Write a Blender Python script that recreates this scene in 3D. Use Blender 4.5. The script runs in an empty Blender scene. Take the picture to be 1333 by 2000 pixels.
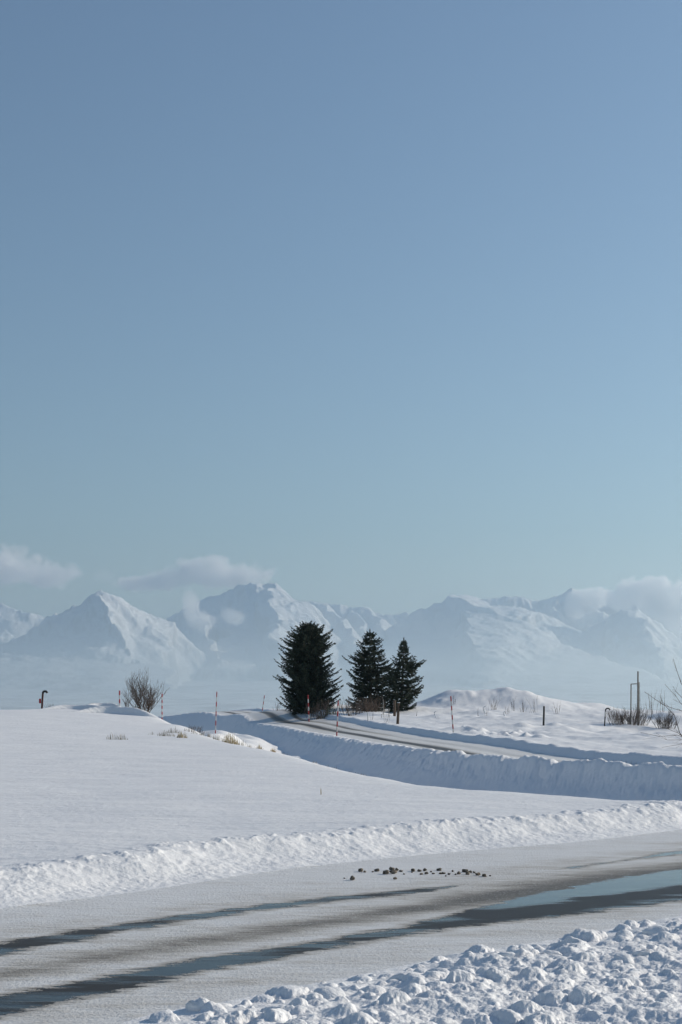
import bpy, math, random
import numpy as np
from mathutils import Vector

# ------------------------------------------------------------------ camera, sky, sun, exposure
scene = bpy.context.scene
COL = scene.collection
CAM_Z = 1.6
FPX, HZ = 2900.0, 1372.0            # focal length and horizon row measured on the 1333 x 2000 photograph

cam_d = bpy.data.cameras.new('camera')
cam = bpy.data.objects.new('camera', cam_d)
COL.objects.link(cam)
cam.location = (0, 0, CAM_Z)
cam.rotation_euler = (math.radians(90), 0, 0)
cam_d.sensor_fit = 'VERTICAL'
cam_d.sensor_height = 36.0
cam_d.lens = FPX / 2000.0 * 36.0
cam_d.shift_y = (HZ - 1000.0) / 2000.0
cam_d.clip_start = 0.1
cam_d.clip_end = 200000.0
scene.camera = cam

SUN_EL = math.radians(24.5)
SUN_AZ = math.radians(63.0)         # clockwise from the view direction (+Y) towards +X
sun_dir = Vector((math.sin(SUN_AZ) * math.cos(SUN_EL), math.cos(SUN_AZ) * math.cos(SUN_EL), math.sin(SUN_EL)))

world = bpy.data.worlds.new('World')
scene.world = world
world.use_nodes = True
wn, wl = world.node_tree.nodes, world.node_tree.links
wn.clear()
sky = wn.new('ShaderNodeTexSky')
sky.sky_type = 'NISHITA'
sky.sun_disc = False
sky.sun_elevation = SUN_EL
sky.sun_rotation = SUN_AZ
sky.altitude = 250.0
sky.air_density = 1.3
sky.dust_density = 0.1
sky.ozone_density = 3.3
bg = wn.new('ShaderNodeBackground')
bg.inputs['Strength'].default_value = 0.0865
wo = wn.new('ShaderNodeOutputWorld')
hs = wn.new('ShaderNodeHueSaturation')
hs.inputs['Saturation'].default_value = 0.97
wl.new(sky.outputs[0], hs.inputs['Color'])
wl.new(hs.outputs[0], bg.inputs['Color'])
wl.new(bg.outputs[0], wo.inputs['Surface'])

sun_l = bpy.data.lights.new('sun', 'SUN')
sun_l.energy = 4.3
sun_l.angle = math.radians(0.53)
sun_l.color = (1.0, 0.885, 0.72)
sun_o = bpy.data.objects.new('sun', sun_l)
COL.objects.link(sun_o)
sun_o.location = (60, 40, 60)
sun_o.rotation_euler = sun_dir.to_track_quat('Z', 'Y').to_euler()

scene.view_settings.view_transform = 'Standard'
scene.view_settings.look = 'None'
scene.view_settings.exposure = 0.08
scene.view_settings.gamma = 1.0
scene.view_settings.use_curve_mapping = False
scene.render.engine = 'CYCLES'
scene.cycles.use_denoising = True
scene.cycles.volume_bounces = 12
scene.cycles.max_bounces = 16
scene.cycles.diffuse_bounces = 4
scene.cycles.transparent_max_bounces = 16

# ------------------------------------------------------------------ helpers
def W(px, py, D):
    """World point seen at a photograph position, at distance D along the view."""
    return ((px - 666.5) / FPX * D, D, CAM_Z - (py - HZ) / FPX * D)

def _hash(ix, iy, seed):
    n = (ix.astype(np.int64) * 374761393 + iy.astype(np.int64) * 668265263 + seed * 1274126177) & 0xFFFFFFFF
    n = ((n ^ (n >> 13)) * 1274126177) & 0xFFFFFFFF
    n = (n ^ (n >> 16)) & 0xFFFFFFFF
    return n

def noise(x, y, seed=0):
    """Gradient noise, about -1..1."""
    ix, iy = np.floor(x), np.floor(y)
    fx, fy = x - ix, y - iy
    u = fx * fx * fx * (fx * (fx * 6 - 15) + 10)
    v = fy * fy * fy * (fy * (fy * 6 - 15) + 10)
    def g(ox, oy):
        a = _hash(ix + ox, iy + oy, seed) / 4294967295.0 * 2 * np.pi
        return np.cos(a) * (fx - ox) + np.sin(a) * (fy - oy)
    return 1.5 * ((g(0, 0) * (1 - u) + g(1, 0) * u) * (1 - v) + (g(0, 1) * (1 - u) + g(1, 1) * u) * v)

def fbm(x, y, seed=0, octs=4, gain=0.5, lac=2.03):
    s, a, f = 0.0, 1.0, 1.0
    for k in range(octs):
        s = s + a * noise(x * f + 17.3 * k, y * f - 9.1 * k, seed + k)
        a *= gain; f *= lac
    return s

def ridged(x, y, seed=0, octs=4, gain=0.5):
    s, a, f = 0.0, 1.0, 1.0
    for k in range(octs):
        s = s + a * (1 - np.abs(noise(x * f, y * f, seed + k)) * 1.6)
        a *= gain; f *= 2.07
    return s

def sstep(a, b, x):
    t = np.clip((x - a) / (b - a), 0, 1)
    return t * t * (3 - 2 * t)

def smax(a, b, k):
    h = np.clip(0.5 + 0.5 * (a - b) / k, 0, 1)
    return b * (1 - h) + a * h + k * h * (1 - h)

def softplus(x, k):
    return np.where(x > 8 * k, x, k * np.log1p(np.exp(np.clip(x / k, -50, 8))))

def catmull(pts, n=8):
    p = np.array(pts, float)
    p = np.vstack([2 * p[0] - p[1], p, 2 * p[-1] - p[-2]])
    out = []
    for i in range(1, len(p) - 2):
        for t in np.linspace(0, 1, n, endpoint=False):
            a, b, c, d = p[i - 1], p[i], p[i + 1], p[i + 2]
            out.append(0.5 * ((2 * b) + (-a + c) * t + (2 * a - 5 * b + 4 * c - d) * t * t + (-a + 3 * b - 3 * c + d) * t ** 3))
    out.append(p[-2])
    return np.array(out)

def curve_dist(x, y, poly):
    """Signed distance to a plan polyline (left side of travel positive) and the arc length at the foot."""
    best = np.full(x.shape, 1e18); sgn = np.ones(x.shape); arc = np.zeros(x.shape)
    s0 = 0.0
    m = len(poly) - 1
    for i in range(m):
        ax, ay = poly[i][:2]; bx, by = poly[i + 1][:2]
        dx, dy = bx - ax, by - ay
        L2 = dx * dx + dy * dy; L = math.sqrt(L2)
        t = ((x - ax) * dx + (y - ay) * dy) / L2
        lo = -1e9 if i == 0 else 0.0
        hi = 1e9 if i == m - 1 else 1.0
        t = np.clip(t, lo, hi)
        qx, qy = x - (ax + t * dx), y - (ay + t * dy)
        d2 = qx * qx + qy * qy
        k = d2 < best
        best = np.where(k, d2, best)
        sgn = np.where(k, np.where(dx * qy - dy * qx >= 0, 1.0, -1.0), sgn)
        arc = np.where(k, s0 + t * L, arc)
        s0 += L
    return sgn * np.sqrt(best), arc

class TPS:
    def __init__(self, pts, lam=0.0):
        P = np.array(pts, float)
        self.c = P[:, :2] / 50.0
        n = len(P)
        K = self._u(np.linalg.norm(self.c[:, None] - self.c[None], axis=2)) + lam * np.eye(n)
        Q = np.hstack([np.ones((n, 1)), self.c])
        A = np.zeros((n + 3, n + 3)); A[:n, :n] = K; A[:n, n:] = Q; A[n:, :n] = Q.T
        self.w = np.linalg.solve(A, np.concatenate([P[:, 2], np.zeros(3)]))
    @staticmethod
    def _u(r):
        return np.where(r > 1e-9, r * r * np.log(np.maximum(r, 1e-9)), 0.0)
    def __call__(self, x, y):
        x = np.asarray(x, float) / 50.0; y = np.asarray(y, float) / 50.0
        n = len(self.c)
        z = self.w[n] + self.w[n + 1] * x + self.w[n + 2] * y
        for i in range(n):
            z = z + self.w[i] * self._u(np.hypot(x - self.c[i, 0], y - self.c[i, 1]))
        return z

def link(o, parent=None):
    COL.objects.link(o)
    if parent is not None:
        o.parent = parent
    return o

def mesh_obj(name, V, F, m, parent=None, smooth=False):
    me = bpy.data.meshes.new(name)
    me.from_pydata([tuple(v) for v in V], [], F)
    if smooth:
        me.polygons.foreach_set('use_smooth', [True] * len(me.polygons))
    me.update()
    if m is not None:
        me.materials.append(m)
    return link(bpy.data.objects.new(name, me), parent)

def thing(name, label, cat, loc=(0, 0, 0), rz=0.0, group=None):
    o = bpy.data.objects.new(name, None)
    o.empty_display_size = 0.2
    COL.objects.link(o)
    o.location = loc; o.rotation_euler = (0, 0, rz)
    return tag(o, label, cat, group)

def tag(o, label, cat, group=None):
    o['label'] = label; o['category'] = cat
    if group: o['group'] = group
    return o

class MB:
    """Collects tubes, boxes and blades for one mesh."""
    def __init__(self):
        self.V, self.F = [], []
    def tube(self, pts, radii, n=5, cap=True):
        pts = [Vector(p) for p in pts]
        if not hasattr(radii, '__len__'): radii = [radii] * len(pts)
        b0 = len(self.V)
        for i, p in enumerate(pts):
            t = (pts[min(i + 1, len(pts) - 1)] - pts[max(i - 1, 0)])
            if t.length < 1e-9: t = Vector((0, 0, 1))
            t.normalize()
            u = t.orthogonal().normalized() if abs(t.z) > 0.999 else t.cross(Vector((0, 0, 1))).normalized()
            v = t.cross(u)
            for k in range(n):
                a = 2 * math.pi * k / n
                self.V.append(p + radii[i] * (math.cos(a) * u + math.sin(a) * v))
        for i in range(len(pts) - 1):
            for k in range(n):
                a = b0 + i * n + k; b = b0 + i * n + (k + 1) % n
                self.F.append((a, b, b + n, a + n))
        if cap:
            self.F.append(tuple(b0 + k for k in range(n))[::-1])
            self.F.append(tuple(b0 + (len(pts) - 1) * n + k for k in range(n)))
    def box(self, lo, hi):
        b = len(self.V)
        for z in (lo[2], hi[2]):
            for x, y in ((lo[0], lo[1]), (hi[0], lo[1]), (hi[0], hi[1]), (lo[0], hi[1])):
                self.V.append(Vector((x, y, z)))
        for f in ((0, 3, 2, 1), (4, 5, 6, 7), (0, 1, 5, 4), (1, 2, 6, 5), (2, 3, 7, 6), (3, 0, 4, 7)):
            self.F.append(tuple(b + k for k in f))
    def spindle(self, a, b, r):
        """A three-sided spindle: one needle-covered twig."""
        a, b = Vector(a), Vector(b)
        t = (b - a)
        if t.length < 1e-6: return
        t.normalize()
        u = t.orthogonal().normalized(); v = t.cross(u)
        m = a.lerp(b, 0.4)
        i = len(self.V)
        self.V += [a, b]
        ph = random.random() * 6.28
        for k in range(3):
            an = ph + 2.0944 * k
            self.V.append(m + r * (math.cos(an) * u + math.sin(an) * v))
        for k in range(3):
            p, q = i + 2 + k, i + 2 + (k + 1) % 3
            self.F += [(i, q, p), (i + 1, p, q)]
    def blade(self, a, b, c, w, side):
        i = len(self.V)
        s = Vector(side) * w
        self.V += [a - s, a + s, b - s * 0.7, b + s * 0.7, c]
        self.F += [(i, i + 1, i + 3, i + 2), (i + 2, i + 3, i + 4)]
    def build(self, name, m, parent=None, smooth=False):
        return mesh_obj(name, self.V, self.F, m, parent, smooth)

# ------------------------------------------------------------------ materials
def nt(name):
    m = bpy.data.materials.new(name)
    m.use_nodes = True
    t = m.node_tree
    b = t.nodes['Principled BSDF']
    return m, t.nodes, t.links, b

def N(nodes, kind, **kw):
    n = nodes.new('ShaderNode' + kind)
    for k, v in kw.items():
        if k.startswith('i_'):
            n.inputs[k[2:].replace('_', ' ')].default_value = v
        else:
            setattr(n, k, v)
    return n

def math_n(nodes, links, op, a, b=None, c=None, clamp=False):
    n = nodes.new('ShaderNodeMath'); n.operation = op; n.use_clamp = clamp
    for i, v in enumerate((a, b, c)):
        if v is None: continue
        if isinstance(v, (int, float)): n.inputs[i].default_value = v
        else: links.new(v, n.inputs[i])
    return n.outputs[0]

def ramp(nodes, links, fac, stops):
    r = nodes.new('ShaderNodeValToRGB')
    e = r.color_ramp.elements
    while len(e) < len(stops): e.new(0.5)
    for el, (p, c) in zip(e, stops):
        el.position = p
        el.color = (*c, 1) if hasattr(c, '__len__') else (c, c, c, 1)
    links.new(fac, r.inputs[0])
    return r.outputs[0]

def maprange(nodes, links, v, a, b, c=0.0, d=1.0):
    n = nodes.new('ShaderNodeMapRange'); n.interpolation_type = 'SMOOTHSTEP'
    links.new(v, n.inputs[0])
    for i, q in zip((1, 2, 3, 4), (a, b, c, d)): n.inputs[i].default_value = q
    return n.outputs[0]

def mixc(nodes, links, fac, a, b):
    n = nodes.new('ShaderNodeMix'); n.data_type = 'RGBA'
    if isinstance(fac, (int, float)): n.inputs[0].default_value = fac
    else: links.new(fac, n.inputs[0])
    for i, v in ((6, a), (7, b)):
        if isinstance(v, tuple): n.inputs[i].default_value = (*v, 1)
        else: links.new(v, n.inputs[i])
    return n.outputs[2]

def mixv(nodes, links, fac, a, b):
    n = nodes.new('ShaderNodeMix'); n.data_type = 'FLOAT'
    if isinstance(fac, (int, float)): n.inputs[0].default_value = fac
    else: links.new(fac, n.inputs[0])
    for i, v in ((2, a), (3, b)):
        if isinstance(v, (int, float)): n.inputs[i].default_value = v
        else: links.new(v, n.inputs[i])
    return n.outputs[0]

def pos_noise(nodes, links, scale, detail=4.0, rough=0.55, stretch=None, rot=0.0):
    g = nodes.new('ShaderNodeNewGeometry')
    src = g.outputs['Position']
    if stretch:
        mp = nodes.new('ShaderNodeMapping'); mp.inputs['Scale'].default_value = stretch
        mp.inputs['Rotation'].default_value = (0, 0, rot)
        links.new(src, mp.inputs[0]); src = mp.outputs[0]
    n = nodes.new('ShaderNodeTexNoise')
    n.inputs['Scale'].default_value = scale
    n.inputs['Detail'].default_value = detail
    n.inputs['Roughness'].default_value = rough
    links.new(src, n.inputs['Vector'])
    return n.outputs[0]

def attr(nodes, name):
    a = nodes.new('ShaderNodeAttribute'); a.attribute_name = name
    return a.outputs['Fac']

def bump(nodes, links, h, strength, dist, normal=None):
    b = nodes.new('ShaderNodeBump')
    b.inputs['Strength'].default_value = strength
    b.inputs['Distance'].default_value = dist
    links.new(h, b.inputs['Height'])
    if normal is not None: links.new(normal, b.inputs['Normal'])
    return b.outputs[0]

SNOW = (0.815, 0.825, 0.845)

def snow_material(name, grain=1.0, ripple=True):
    m, n, l, b = nt(name)
    g1 = pos_noise(n, l, 55.0, 3.0, 0.6)
    g2 = pos_noise(n, l, 9.0, 4.0, 0.55)
    nb = bump(n, l, g1, 0.35 * grain, 0.012)
    nb = bump(n, l, g2, 0.5 * grain, 0.03, nb)
    if ripple:
        rp = pos_noise(n, l, 2.2, 4.0, 0.6, (0.55, 2.2, 1.0), 0.25)
        nb = bump(n, l, rp, 0.42, 0.045, nb)
        rp2 = pos_noise(n, l, 0.5, 3.0, 0.6, (0.6, 1.8, 1.0), 0.15)
        nb = bump(n, l, rp2, 0.5, 0.10, nb)
    l.new(nb, b.inputs['Normal'])
    v = pos_noise(n, l, 0.9, 5.0, 0.6)
    c = mixc(n, l, maprange(n, l, v, 0.3, 0.7), (SNOW[0] * 0.96, SNOW[1] * 0.965, SNOW[2] * 0.975), SNOW)
    l.new(c, b.inputs['Base Color'])
    b.inputs['Roughness'].default_value = 0.62
    b.inputs['Specular IOR Level'].default_value = 0.3
    return m

def plain_material(name, c1, c2, scale=8.0, rough=0.8, spec=0.3, bumpd=0.0):
    m, n, l, b = nt(name)
    v = pos_noise(n, l, scale, 4.0, 0.6)
    l.new(mixc(n, l, maprange(n, l, v, 0.3, 0.7), c1, c2), b.inputs['Base Color'])
    b.inputs['Roughness'].default_value = rough
    b.inputs['Specular IOR Level'].default_value = spec
    if bumpd:
        l.new(bump(n, l, v, 0.6, bumpd), b.inputs['Normal'])
    return m

def road_material():
    """Packed snow, grey slush and wet asphalt, laid out by plan-space fields of the road."""
    m, n, l, b = nt('road_surface')
    wet = attr(n, 'wet'); dirt = attr(n, 'dirt'); pud = attr(n, 'puddle')
    st = (1.0, 1.0, 1.0)
    n1 = pos_noise(n, l, 1.6, 5.0, 0.62, (0.45, 1.7, 1.0), math.radians(-45))
    n2 = pos_noise(n, l, 9.0, 5.0, 0.65, (0.5, 1.6, 1.0), math.radians(-45))
    n3 = pos_noise(n, l, 42.0, 3.0, 0.6)
    # wetness edge broken up by melt noise
    w = math_n(n, l, 'ADD', wet, math_n(n, l, 'MULTIPLY', math_n(n, l, 'SUBTRACT', n1, 0.5), 0.36))
    w = math_n(n, l, 'ADD', w, math_n(n, l, 'MULTIPLY', math_n(n, l, 'SUBTRACT', n2, 0.5), 0.42))
    w = math_n(n, l, 'ADD', w, math_n(n, l, 'MULTIPLY', math_n(n, l, 'SUBTRACT', n3, 0.5), 0.16))
    bare = maprange(n, l, w, -0.01, 0.035)
    fringe = maprange(n, l, w, -0.16, 0.02)
    # slush
    d = math_n(n, l, 'ADD', dirt, math_n(n, l, 'MULTIPLY', math_n(n, l, 'SUBTRACT', n1, 0.5), 0.9))
    d = math_n(n, l, 'ADD', d, math_n(n, l, 'MULTIPLY', math_n(n, l, 'SUBTRACT', n2, 0.5), 0.7))
    d = math_n(n, l, 'MAXIMUM', maprange(n, l, d, 0.0, 1.0), math_n(n, l, 'MULTIPLY', fringe, 0.62))
    snowc = ramp(n, l, d, [(0.0, (0.70, 0.71, 0.72)), (0.35, (0.53, 0.515, 0.49)), (0.7, (0.30, 0.28, 0.25)), (1.0, (0.13, 0.12, 0.105))])
    speck = maprange(n, l, n3, 0.56, 0.68)
    snowc = mixc(n, l, math_n(n, l, 'MULTIPLY', speck, 0.5), snowc, (0.72, 0.73, 0.74))
    # asphalt with brown grit, and standing water
    grit = pos_noise(n, l, 120.0, 2.0, 0.7)
    asp = mixc(n, l, maprange(n, l, grit, 0.35, 0.7), (0.016, 0.0155, 0.016), (0.058, 0.044, 0.030))
    nw = pos_noise(n, l, 1.5, 5.0, 0.6, (0.35, 1.9, 1.0), math.radians(-45))
    pw = math_n(n, l, 'ADD', pud, math_n(n, l, 'MULTIPLY', math_n(n, l, 'SUBTRACT', nw, 0.5), 2.2))
    pw = math_n(n, l, 'ADD', pw, math_n(n, l, 'MULTIPLY', math_n(n, l, 'SUBTRACT', n2, 0.5), 0.25))
    water = maprange(n, l, pw, -0.1, 0.25)
    asp = mixc(n, l, water, asp, (0.012, 0.0125, 0.014))
    l.new(mixc(n, l, bare, snowc, asp), b.inputs['Base Color'])
    r_asp = mixv(n, l, water, mixv(n, l, grit, 0.2, 0.62), 0.05)
    l.new(mixv(n, l, bare, 0.55, r_asp), b.inputs['Roughness'])
    l.new(mixv(n, l, bare, 0.4, mixv(n, l, water, 0.10, maprange(n, l, pud, 0.15, 0.4, 0.17, 0.62))), b.inputs['Specular IOR Level'])
    b.inputs['IOR'].default_value = 1.38
    # relief: rough slush, gritty asphalt, flat water
    hs = math_n(n, l, 'ADD', math_n(n, l, 'MULTIPLY', n3, 0.5), n2)
    amp = mixv(n, l, bare, 1.0, mixv(n, l, water, 0.10, 0.0))
    hh = math_n(n, l, 'MULTIPLY', hs, amp)
    nb = bump(n, l, hh, 0.55, 0.03)
    l.new(nb, b.inputs['Normal'])
    return m

def lane_material():
    m, n, l, b = nt('lane_surface')
    ac = attr(n, 'across'); al = attr(n, 'along')
    cb = n.new('ShaderNodeCombineXYZ')
    l.new(math_n(n, l, 'MULTIPLY', al, 0.06), cb.inputs[0]); l.new(math_n(n, l, 'MULTIPLY', ac, 2.0), cb.inputs[1])
    t = n.new('ShaderNodeTexNoise'); t.inputs['Scale'].default_value = 1.0; t.inputs['Detail'].default_value = 6.0; t.inputs['Roughness'].default_value = 0.65
    l.new(cb.outputs[0], t.inputs['Vector'])
    nz = t.outputs[0]
    track = attr(n, 'track')
    d = math_n(n, l, 'ADD', track, math_n(n, l, 'MULTIPLY', math_n(n, l, 'SUBTRACT', nz, 0.5), 1.3))
    c = ramp(n, l, maprange(n, l, d, -0.1, 1.0), [(0.0, (0.70, 0.70, 0.70)), (0.35, (0.48, 0.46, 0.42)), (0.7, (0.18, 0.17, 0.155)), (1.0, (0.06, 0.058, 0.055))])
    l.new(c, b.inputs['Base Color'])
    b.inputs['Roughness'].default_value = 0.55
    l.new(bump(n, l, pos_noise(n, l, 12.0, 4.0), 0.5, 0.03), b.inputs['Normal'])
    return m

def mountain_material():
    m, n, l, b = nt('mountain_snow')
    g = n.new('ShaderNodeNewGeometry')
    sx = n.new('ShaderNodeSeparateXYZ'); l.new(g.outputs['Normal'], sx.inputs[0])
    v = pos_noise(n, l, 0.006, 6.0, 0.65)
    f = math_n(n, l, 'ADD', sx.outputs[2], math_n(n, l, 'MULTIPLY', math_n(n, l, 'SUBTRACT', v, 0.5), 0.5))
    rock = maprange(n, l, f, 0.60, 0.50)
    wood = attr(n, 'wood')
    v2 = pos_noise(n, l, 0.004, 6.0, 0.7)
    wf = math_n(n, l, 'MULTIPLY', wood, maprange(n, l, v2, 0.42, 0.62))
    c = mixc(n, l, math_n(n, l, 'MULTIPLY', rock, 0.35), (0.70, 0.715, 0.735), (0.20, 0.20, 0.21))
    c = mixc(n, l, math_n(n, l, 'MULTIPLY', wf, 0.45), c, (0.12, 0.13, 0.13))
    l.new(c, b.inputs['Base Color'])
    b.inputs['Roughness'].default_value = 0.8
    b.inputs['Specular IOR Level'].default_value = 0.1
    return m

M_SNOW = snow_material('snow')
M_BANK = snow_material('bank_snow', 1.5, False)
M_ROAD = road_material()
M_LANE = lane_material()
M_MOUNT = mountain_material()
M_NEEDLE = plain_material('spruce_needles', (0.014, 0.024, 0.016), (0.042, 0.058, 0.036), 2.5, 0.7, 0.25)
M_BARK = plain_material('bark', (0.045, 0.034, 0.028), (0.09, 0.07, 0.055), 20.0, 0.9)
M_TWIG = plain_material('twigs', (0.075, 0.06, 0.052), (0.16, 0.13, 0.112), 6.0, 0.85)
M_REDTWIG = plain_material('reddish_twigs', (0.09, 0.06, 0.048), (0.19, 0.145, 0.115), 6.0, 0.85)
M_STRAW = plain_material('dry_straw', (0.38, 0.30, 0.17), (0.58, 0.49, 0.32), 14.0, 0.8)
M_ORANGE = plain_material('orange_straw', (0.36, 0.24, 0.09), (0.52, 0.37, 0.17), 14.0, 0.8)
M_GREYGRASS = plain_material('grey_grass', (0.22, 0.19, 0.14), (0.36, 0.32, 0.25), 14.0, 0.85)
M_OLIVE = plain_material('olive_grass', (0.15, 0.14, 0.08), (0.30, 0.28, 0.18), 10.0, 0.9)
M_RED = plain_material('red_paint', (0.30, 0.022, 0.03), (0.38, 0.04, 0.045), 6.0, 0.45)
M_WHITE = plain_material('white_paint', (0.46, 0.46, 0.45), (0.58, 0.58, 0.57), 6.0, 0.5)
M_RUST = plain_material('dark_red_steel', (0.06, 0.022, 0.022), (0.10, 0.04, 0.035), 12.0, 0.6)
M_BLACK = plain_material('black_rubber', (0.015, 0.014, 0.014), (0.03, 0.028, 0.028), 12.0, 0.5)
M_WOOD = plain_material('weathered_wood', (0.075, 0.052, 0.04), (0.14, 0.10, 0.075), 16.0, 0.85)
M_STEEL = plain_material('dull_steel', (0.20, 0.19, 0.175), (0.30, 0.285, 0.26), 10.0, 0.6)
M_MUD = plain_material('mud', (0.05, 0.04, 0.03), (0.26, 0.22, 0.175), 40.0, 0.9, 0.3, 0.02)

# ------------------------------------------------------------------ plan curves of the ground
def plan(pts, z=0.0):
    return [((px - 666.5) / FPX * (CAM_Z - z) * FPX / (py - HZ), (CAM_Z - z) * FPX / (py - HZ)) for px, py in pts]

def extend(p, a=12.0, b=14.0):
    p = list(catmull([np.array(q[:2], float) for q in p], 5))
    d0 = (p[0] - p[1]) / np.linalg.norm(p[0] - p[1]); d1 = (p[-1] - p[-2]) / np.linalg.norm(p[-1] - p[-2])
    return [p[0] + d0 * a] + p + [p[-1] + d1 * b]

BANK = np.array(extend(plan([(0, 1778), (300, 1738), (600, 1694), (900, 1664), (1150, 1643), (1333, 1621)])))
EDGE = np.array(extend(plan([(0, 2110), (250, 1994), (430, 1958), (620, 1920), (880, 1868), (1060, 1838), (1180, 1816), (1333, 1788)])))
TRK1 = np.array(extend(plan([(0, 1966), (300, 1905), (600, 1852), (800, 1818), (1000, 1785), (1150, 1762), (1333, 1735)])))
TRK2 = np.array(extend(plan([(0, 1853), (300, 1802), (600, 1762), (850, 1736), (1050, 1704), (1180, 1686), (1333, 1664)])))
LIP = np.array(extend([W(px, py, D)[:2] for px, py, D in [(1333, 1560, 21.2), (1100, 1545, 22.5), (890, 1530, 24.5), (700, 1500, 29.5), (560, 1465, 38), (460, 1447, 45), (400, 1430, 51), (345, 1412, 58)]], 14, 60))
LANE = catmull([(34, 31), (20, 37), (14, 41)] + [W(px, 0, D)[:2] for px, D in [(1333, 45), (1200, 48.5), (1050, 53), (890, 60.5), (775, 73), (660, 94), (560, 118), (500, 140), (450, 160), (405, 178)]] + [(-24, 192), (-40, 200)], 6)
LANE_W = 5.2

TF = TPS([W(*p) for p in [(0, 1712, 12.3), (300, 1668, 13.5), (600, 1638, 15.3), (900, 1606, 16.9), (1150, 1588, 18.6), (1333, 1568, 20.3),
                          (1333, 1560, 21.2), (1100, 1545, 22.5), (890, 1530, 24.5), (700, 1500, 29.5), (560, 1465, 38), (460, 1447, 45), (400, 1430, 51), (345, 1412, 58),
                          (250, 1397, 62), (200, 1391, 63.5), (120, 1384.5, 65), (0, 1387, 65), (-150, 1389, 65), (-300, 1394, 64), (100, 1432, 47), (100, 1500, 29)]]
         + [(-14, 82, -0.2), (-28, 85, -0.3), (-20, 112, -2.2), (9, 24, 0.15), (-7, 9, 0.2), (-12, 25, 0.3)], 1e-4)
TR = TPS([W(*p) for p in [(660, 1438, 94), (560, 1419, 118), (500, 1408, 140), (450, 1398, 160), (410, 1391, 178),
                          (884, 1441, 90), (778, 1419, 110), (1062, 1419, 106), (1184, 1420, 108), (1240, 1431, 107), (710, 1391, 140), (600, 1384, 142), (772, 1400, 128),
                          (545, 1386, 150), (480, 1392, 172), (900, 1398, 140), (1000, 1402, 138), (1110, 1389, 160), (1190, 1396, 150), (1333, 1398, 145), (1333, 1430, 107)]]
         + [(10.3, 45, -0.70), (8.9, 48.5, -0.72), (7, 53, -0.72), (4.6, 60, -0.64), (2.85, 73, -0.60), (15, 47, -0.80), (13, 58, -0.78), (10, 66, -0.68),
            (14, 68, -0.58), (15, 88, -0.58), (40, 60, -0.7), (40, 105, -0.5), (-30, 110, -2.2), (-40, 150, -2.0), (-32, 182, -0.8), (-20, 200, 0.0), (0, 200, 0.4), (20, 200, 0.5), (45, 200, 0.2), (60, 150, 0.2)], 1e-4)

rng = np.random.default_rng(7)
# drifts and hummocks: px, py-ish distance, half lengths across and along the view, height
BUMPS = []
def drift(px, D, sx, sy, h, rot=0.0):
    BUMPS.append(((px - 666.5) / FPX * D, D, sx, sy, h, rot))
drift(960, 166, 7.0, 7.0, 1.75); drift(1015, 164, 5.0, 5.5, 0.35); drift(880, 163, 2.6, 4.0, 0.65); drift(1060, 160, 3.0, 4.0, 0.35)
drift(1150, 170, 2.6, 4.0, 0.75); drift(1120, 165, 2.0, 3.0, 0.35); drift(870, 140, 3.6, 3.0, 0.55); drift(930, 133, 3.0, 2.2, 0.35); drift(800, 138, 2.2, 3.0, 0.30)
drift(1000, 128, 2.6, 2.0, 0.28); drift(1210, 116, 2.2, 2.0, 0.28); drift(1130, 120, 2.4, 2.0, 0.25); drift(900, 96, 1.0, 1.2, 0.34); drift(935, 95, 0.7, 0.9, 0.28)
drift(1310, 118, 1.6, 2.2, 0.75); drift(1285, 125, 2.2, 2.5, 0.45); drift(1340, 128, 2.2, 2.5, 0.8); drift(735, 128, 1.8, 2.2, 0.35); drift(690, 122, 1.6, 2.4, 0.22)
drift(1060, 128, 1.9, 1.6, 0.22); drift(1200, 100, 1.4, 1.2, 0.16); drift(545, 152, 2.2, 3.0, 0.25); drift(600, 146, 2.5, 3.0, 0.2)
drift(418, 77, 1.9, 5.0, 1.0)
for k in range(95):
    D = rng.uniform(80, 150); px = rng.uniform(840, 1420)
    drift(px, D, rng.uniform(0.4, 1.6), rng.uniform(0.4, 1.1), rng.uniform(0.06, 0.22), rng.uniform(-0.4, 0.4))
for k in range(26):                       # uneven crust of the big mound
    drift(rng.uniform(835, 1085), rng.uniform(157, 167), rng.uniform(0.35, 1.1), rng.uniform(0.5, 1.6), rng.uniform(0.03, 0.10), rng.uniform(-0.5, 0.5))
for k in range(60):                       # rubble of a ploughed heap beside the lane
    px = rng.uniform(905, 1035); D = rng.uniform(89, 97)
    drift(px, D, rng.uniform(0.12, 0.4), rng.uniform(0.12, 0.35), rng.uniform(0.07, 0.2), rng.uniform(-0.5, 0.5))
for k in range(16):                       # clumps at the foot of the ditch
    px = rng.uniform(1080, 1400); D = rng.uniform(36, 40)
    drift(px, D, rng.uniform(0.2, 0.6), rng.uniform(0.2, 0.5), rng.uniform(0.08, 0.25), rng.uniform(-0.5, 0.5))

CORNICE = [  # wind-cut drifts on the left ridge: x centre px, distance, half length m, height
    (150, 64.3, 1.2, 0.22), (232, 62.8, 1.45, 0.34), (207, 65.6, 0.8, 0.30)]
KNOLLS = [(384, 57, 0.8, 1.6, 0.16), (432, 73, 1.2, 2.5, 0.25)]

def ground_parts(x, y):
    def part(k, poly, far):
        d = np.full(x.shape, float(far)); a = np.zeros(x.shape)
        if k.any(): d[k], a[k] = curve_dist(x[k], y[k], poly)
        return d, a
    sb, ab = part(y < 60, BANK, 99)
    se, ae = part(y < 26, EDGE, 99)
    sl, al = part(y > 16, LIP, 99)
    sn, an = part(y > 16, LANE, 99)
    se = -se; sl = -sl                       # se > 0 towards the camera, sl > 0 beyond the lip
    return sb, ab, se, ae, sl, al, sn, an

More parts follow.
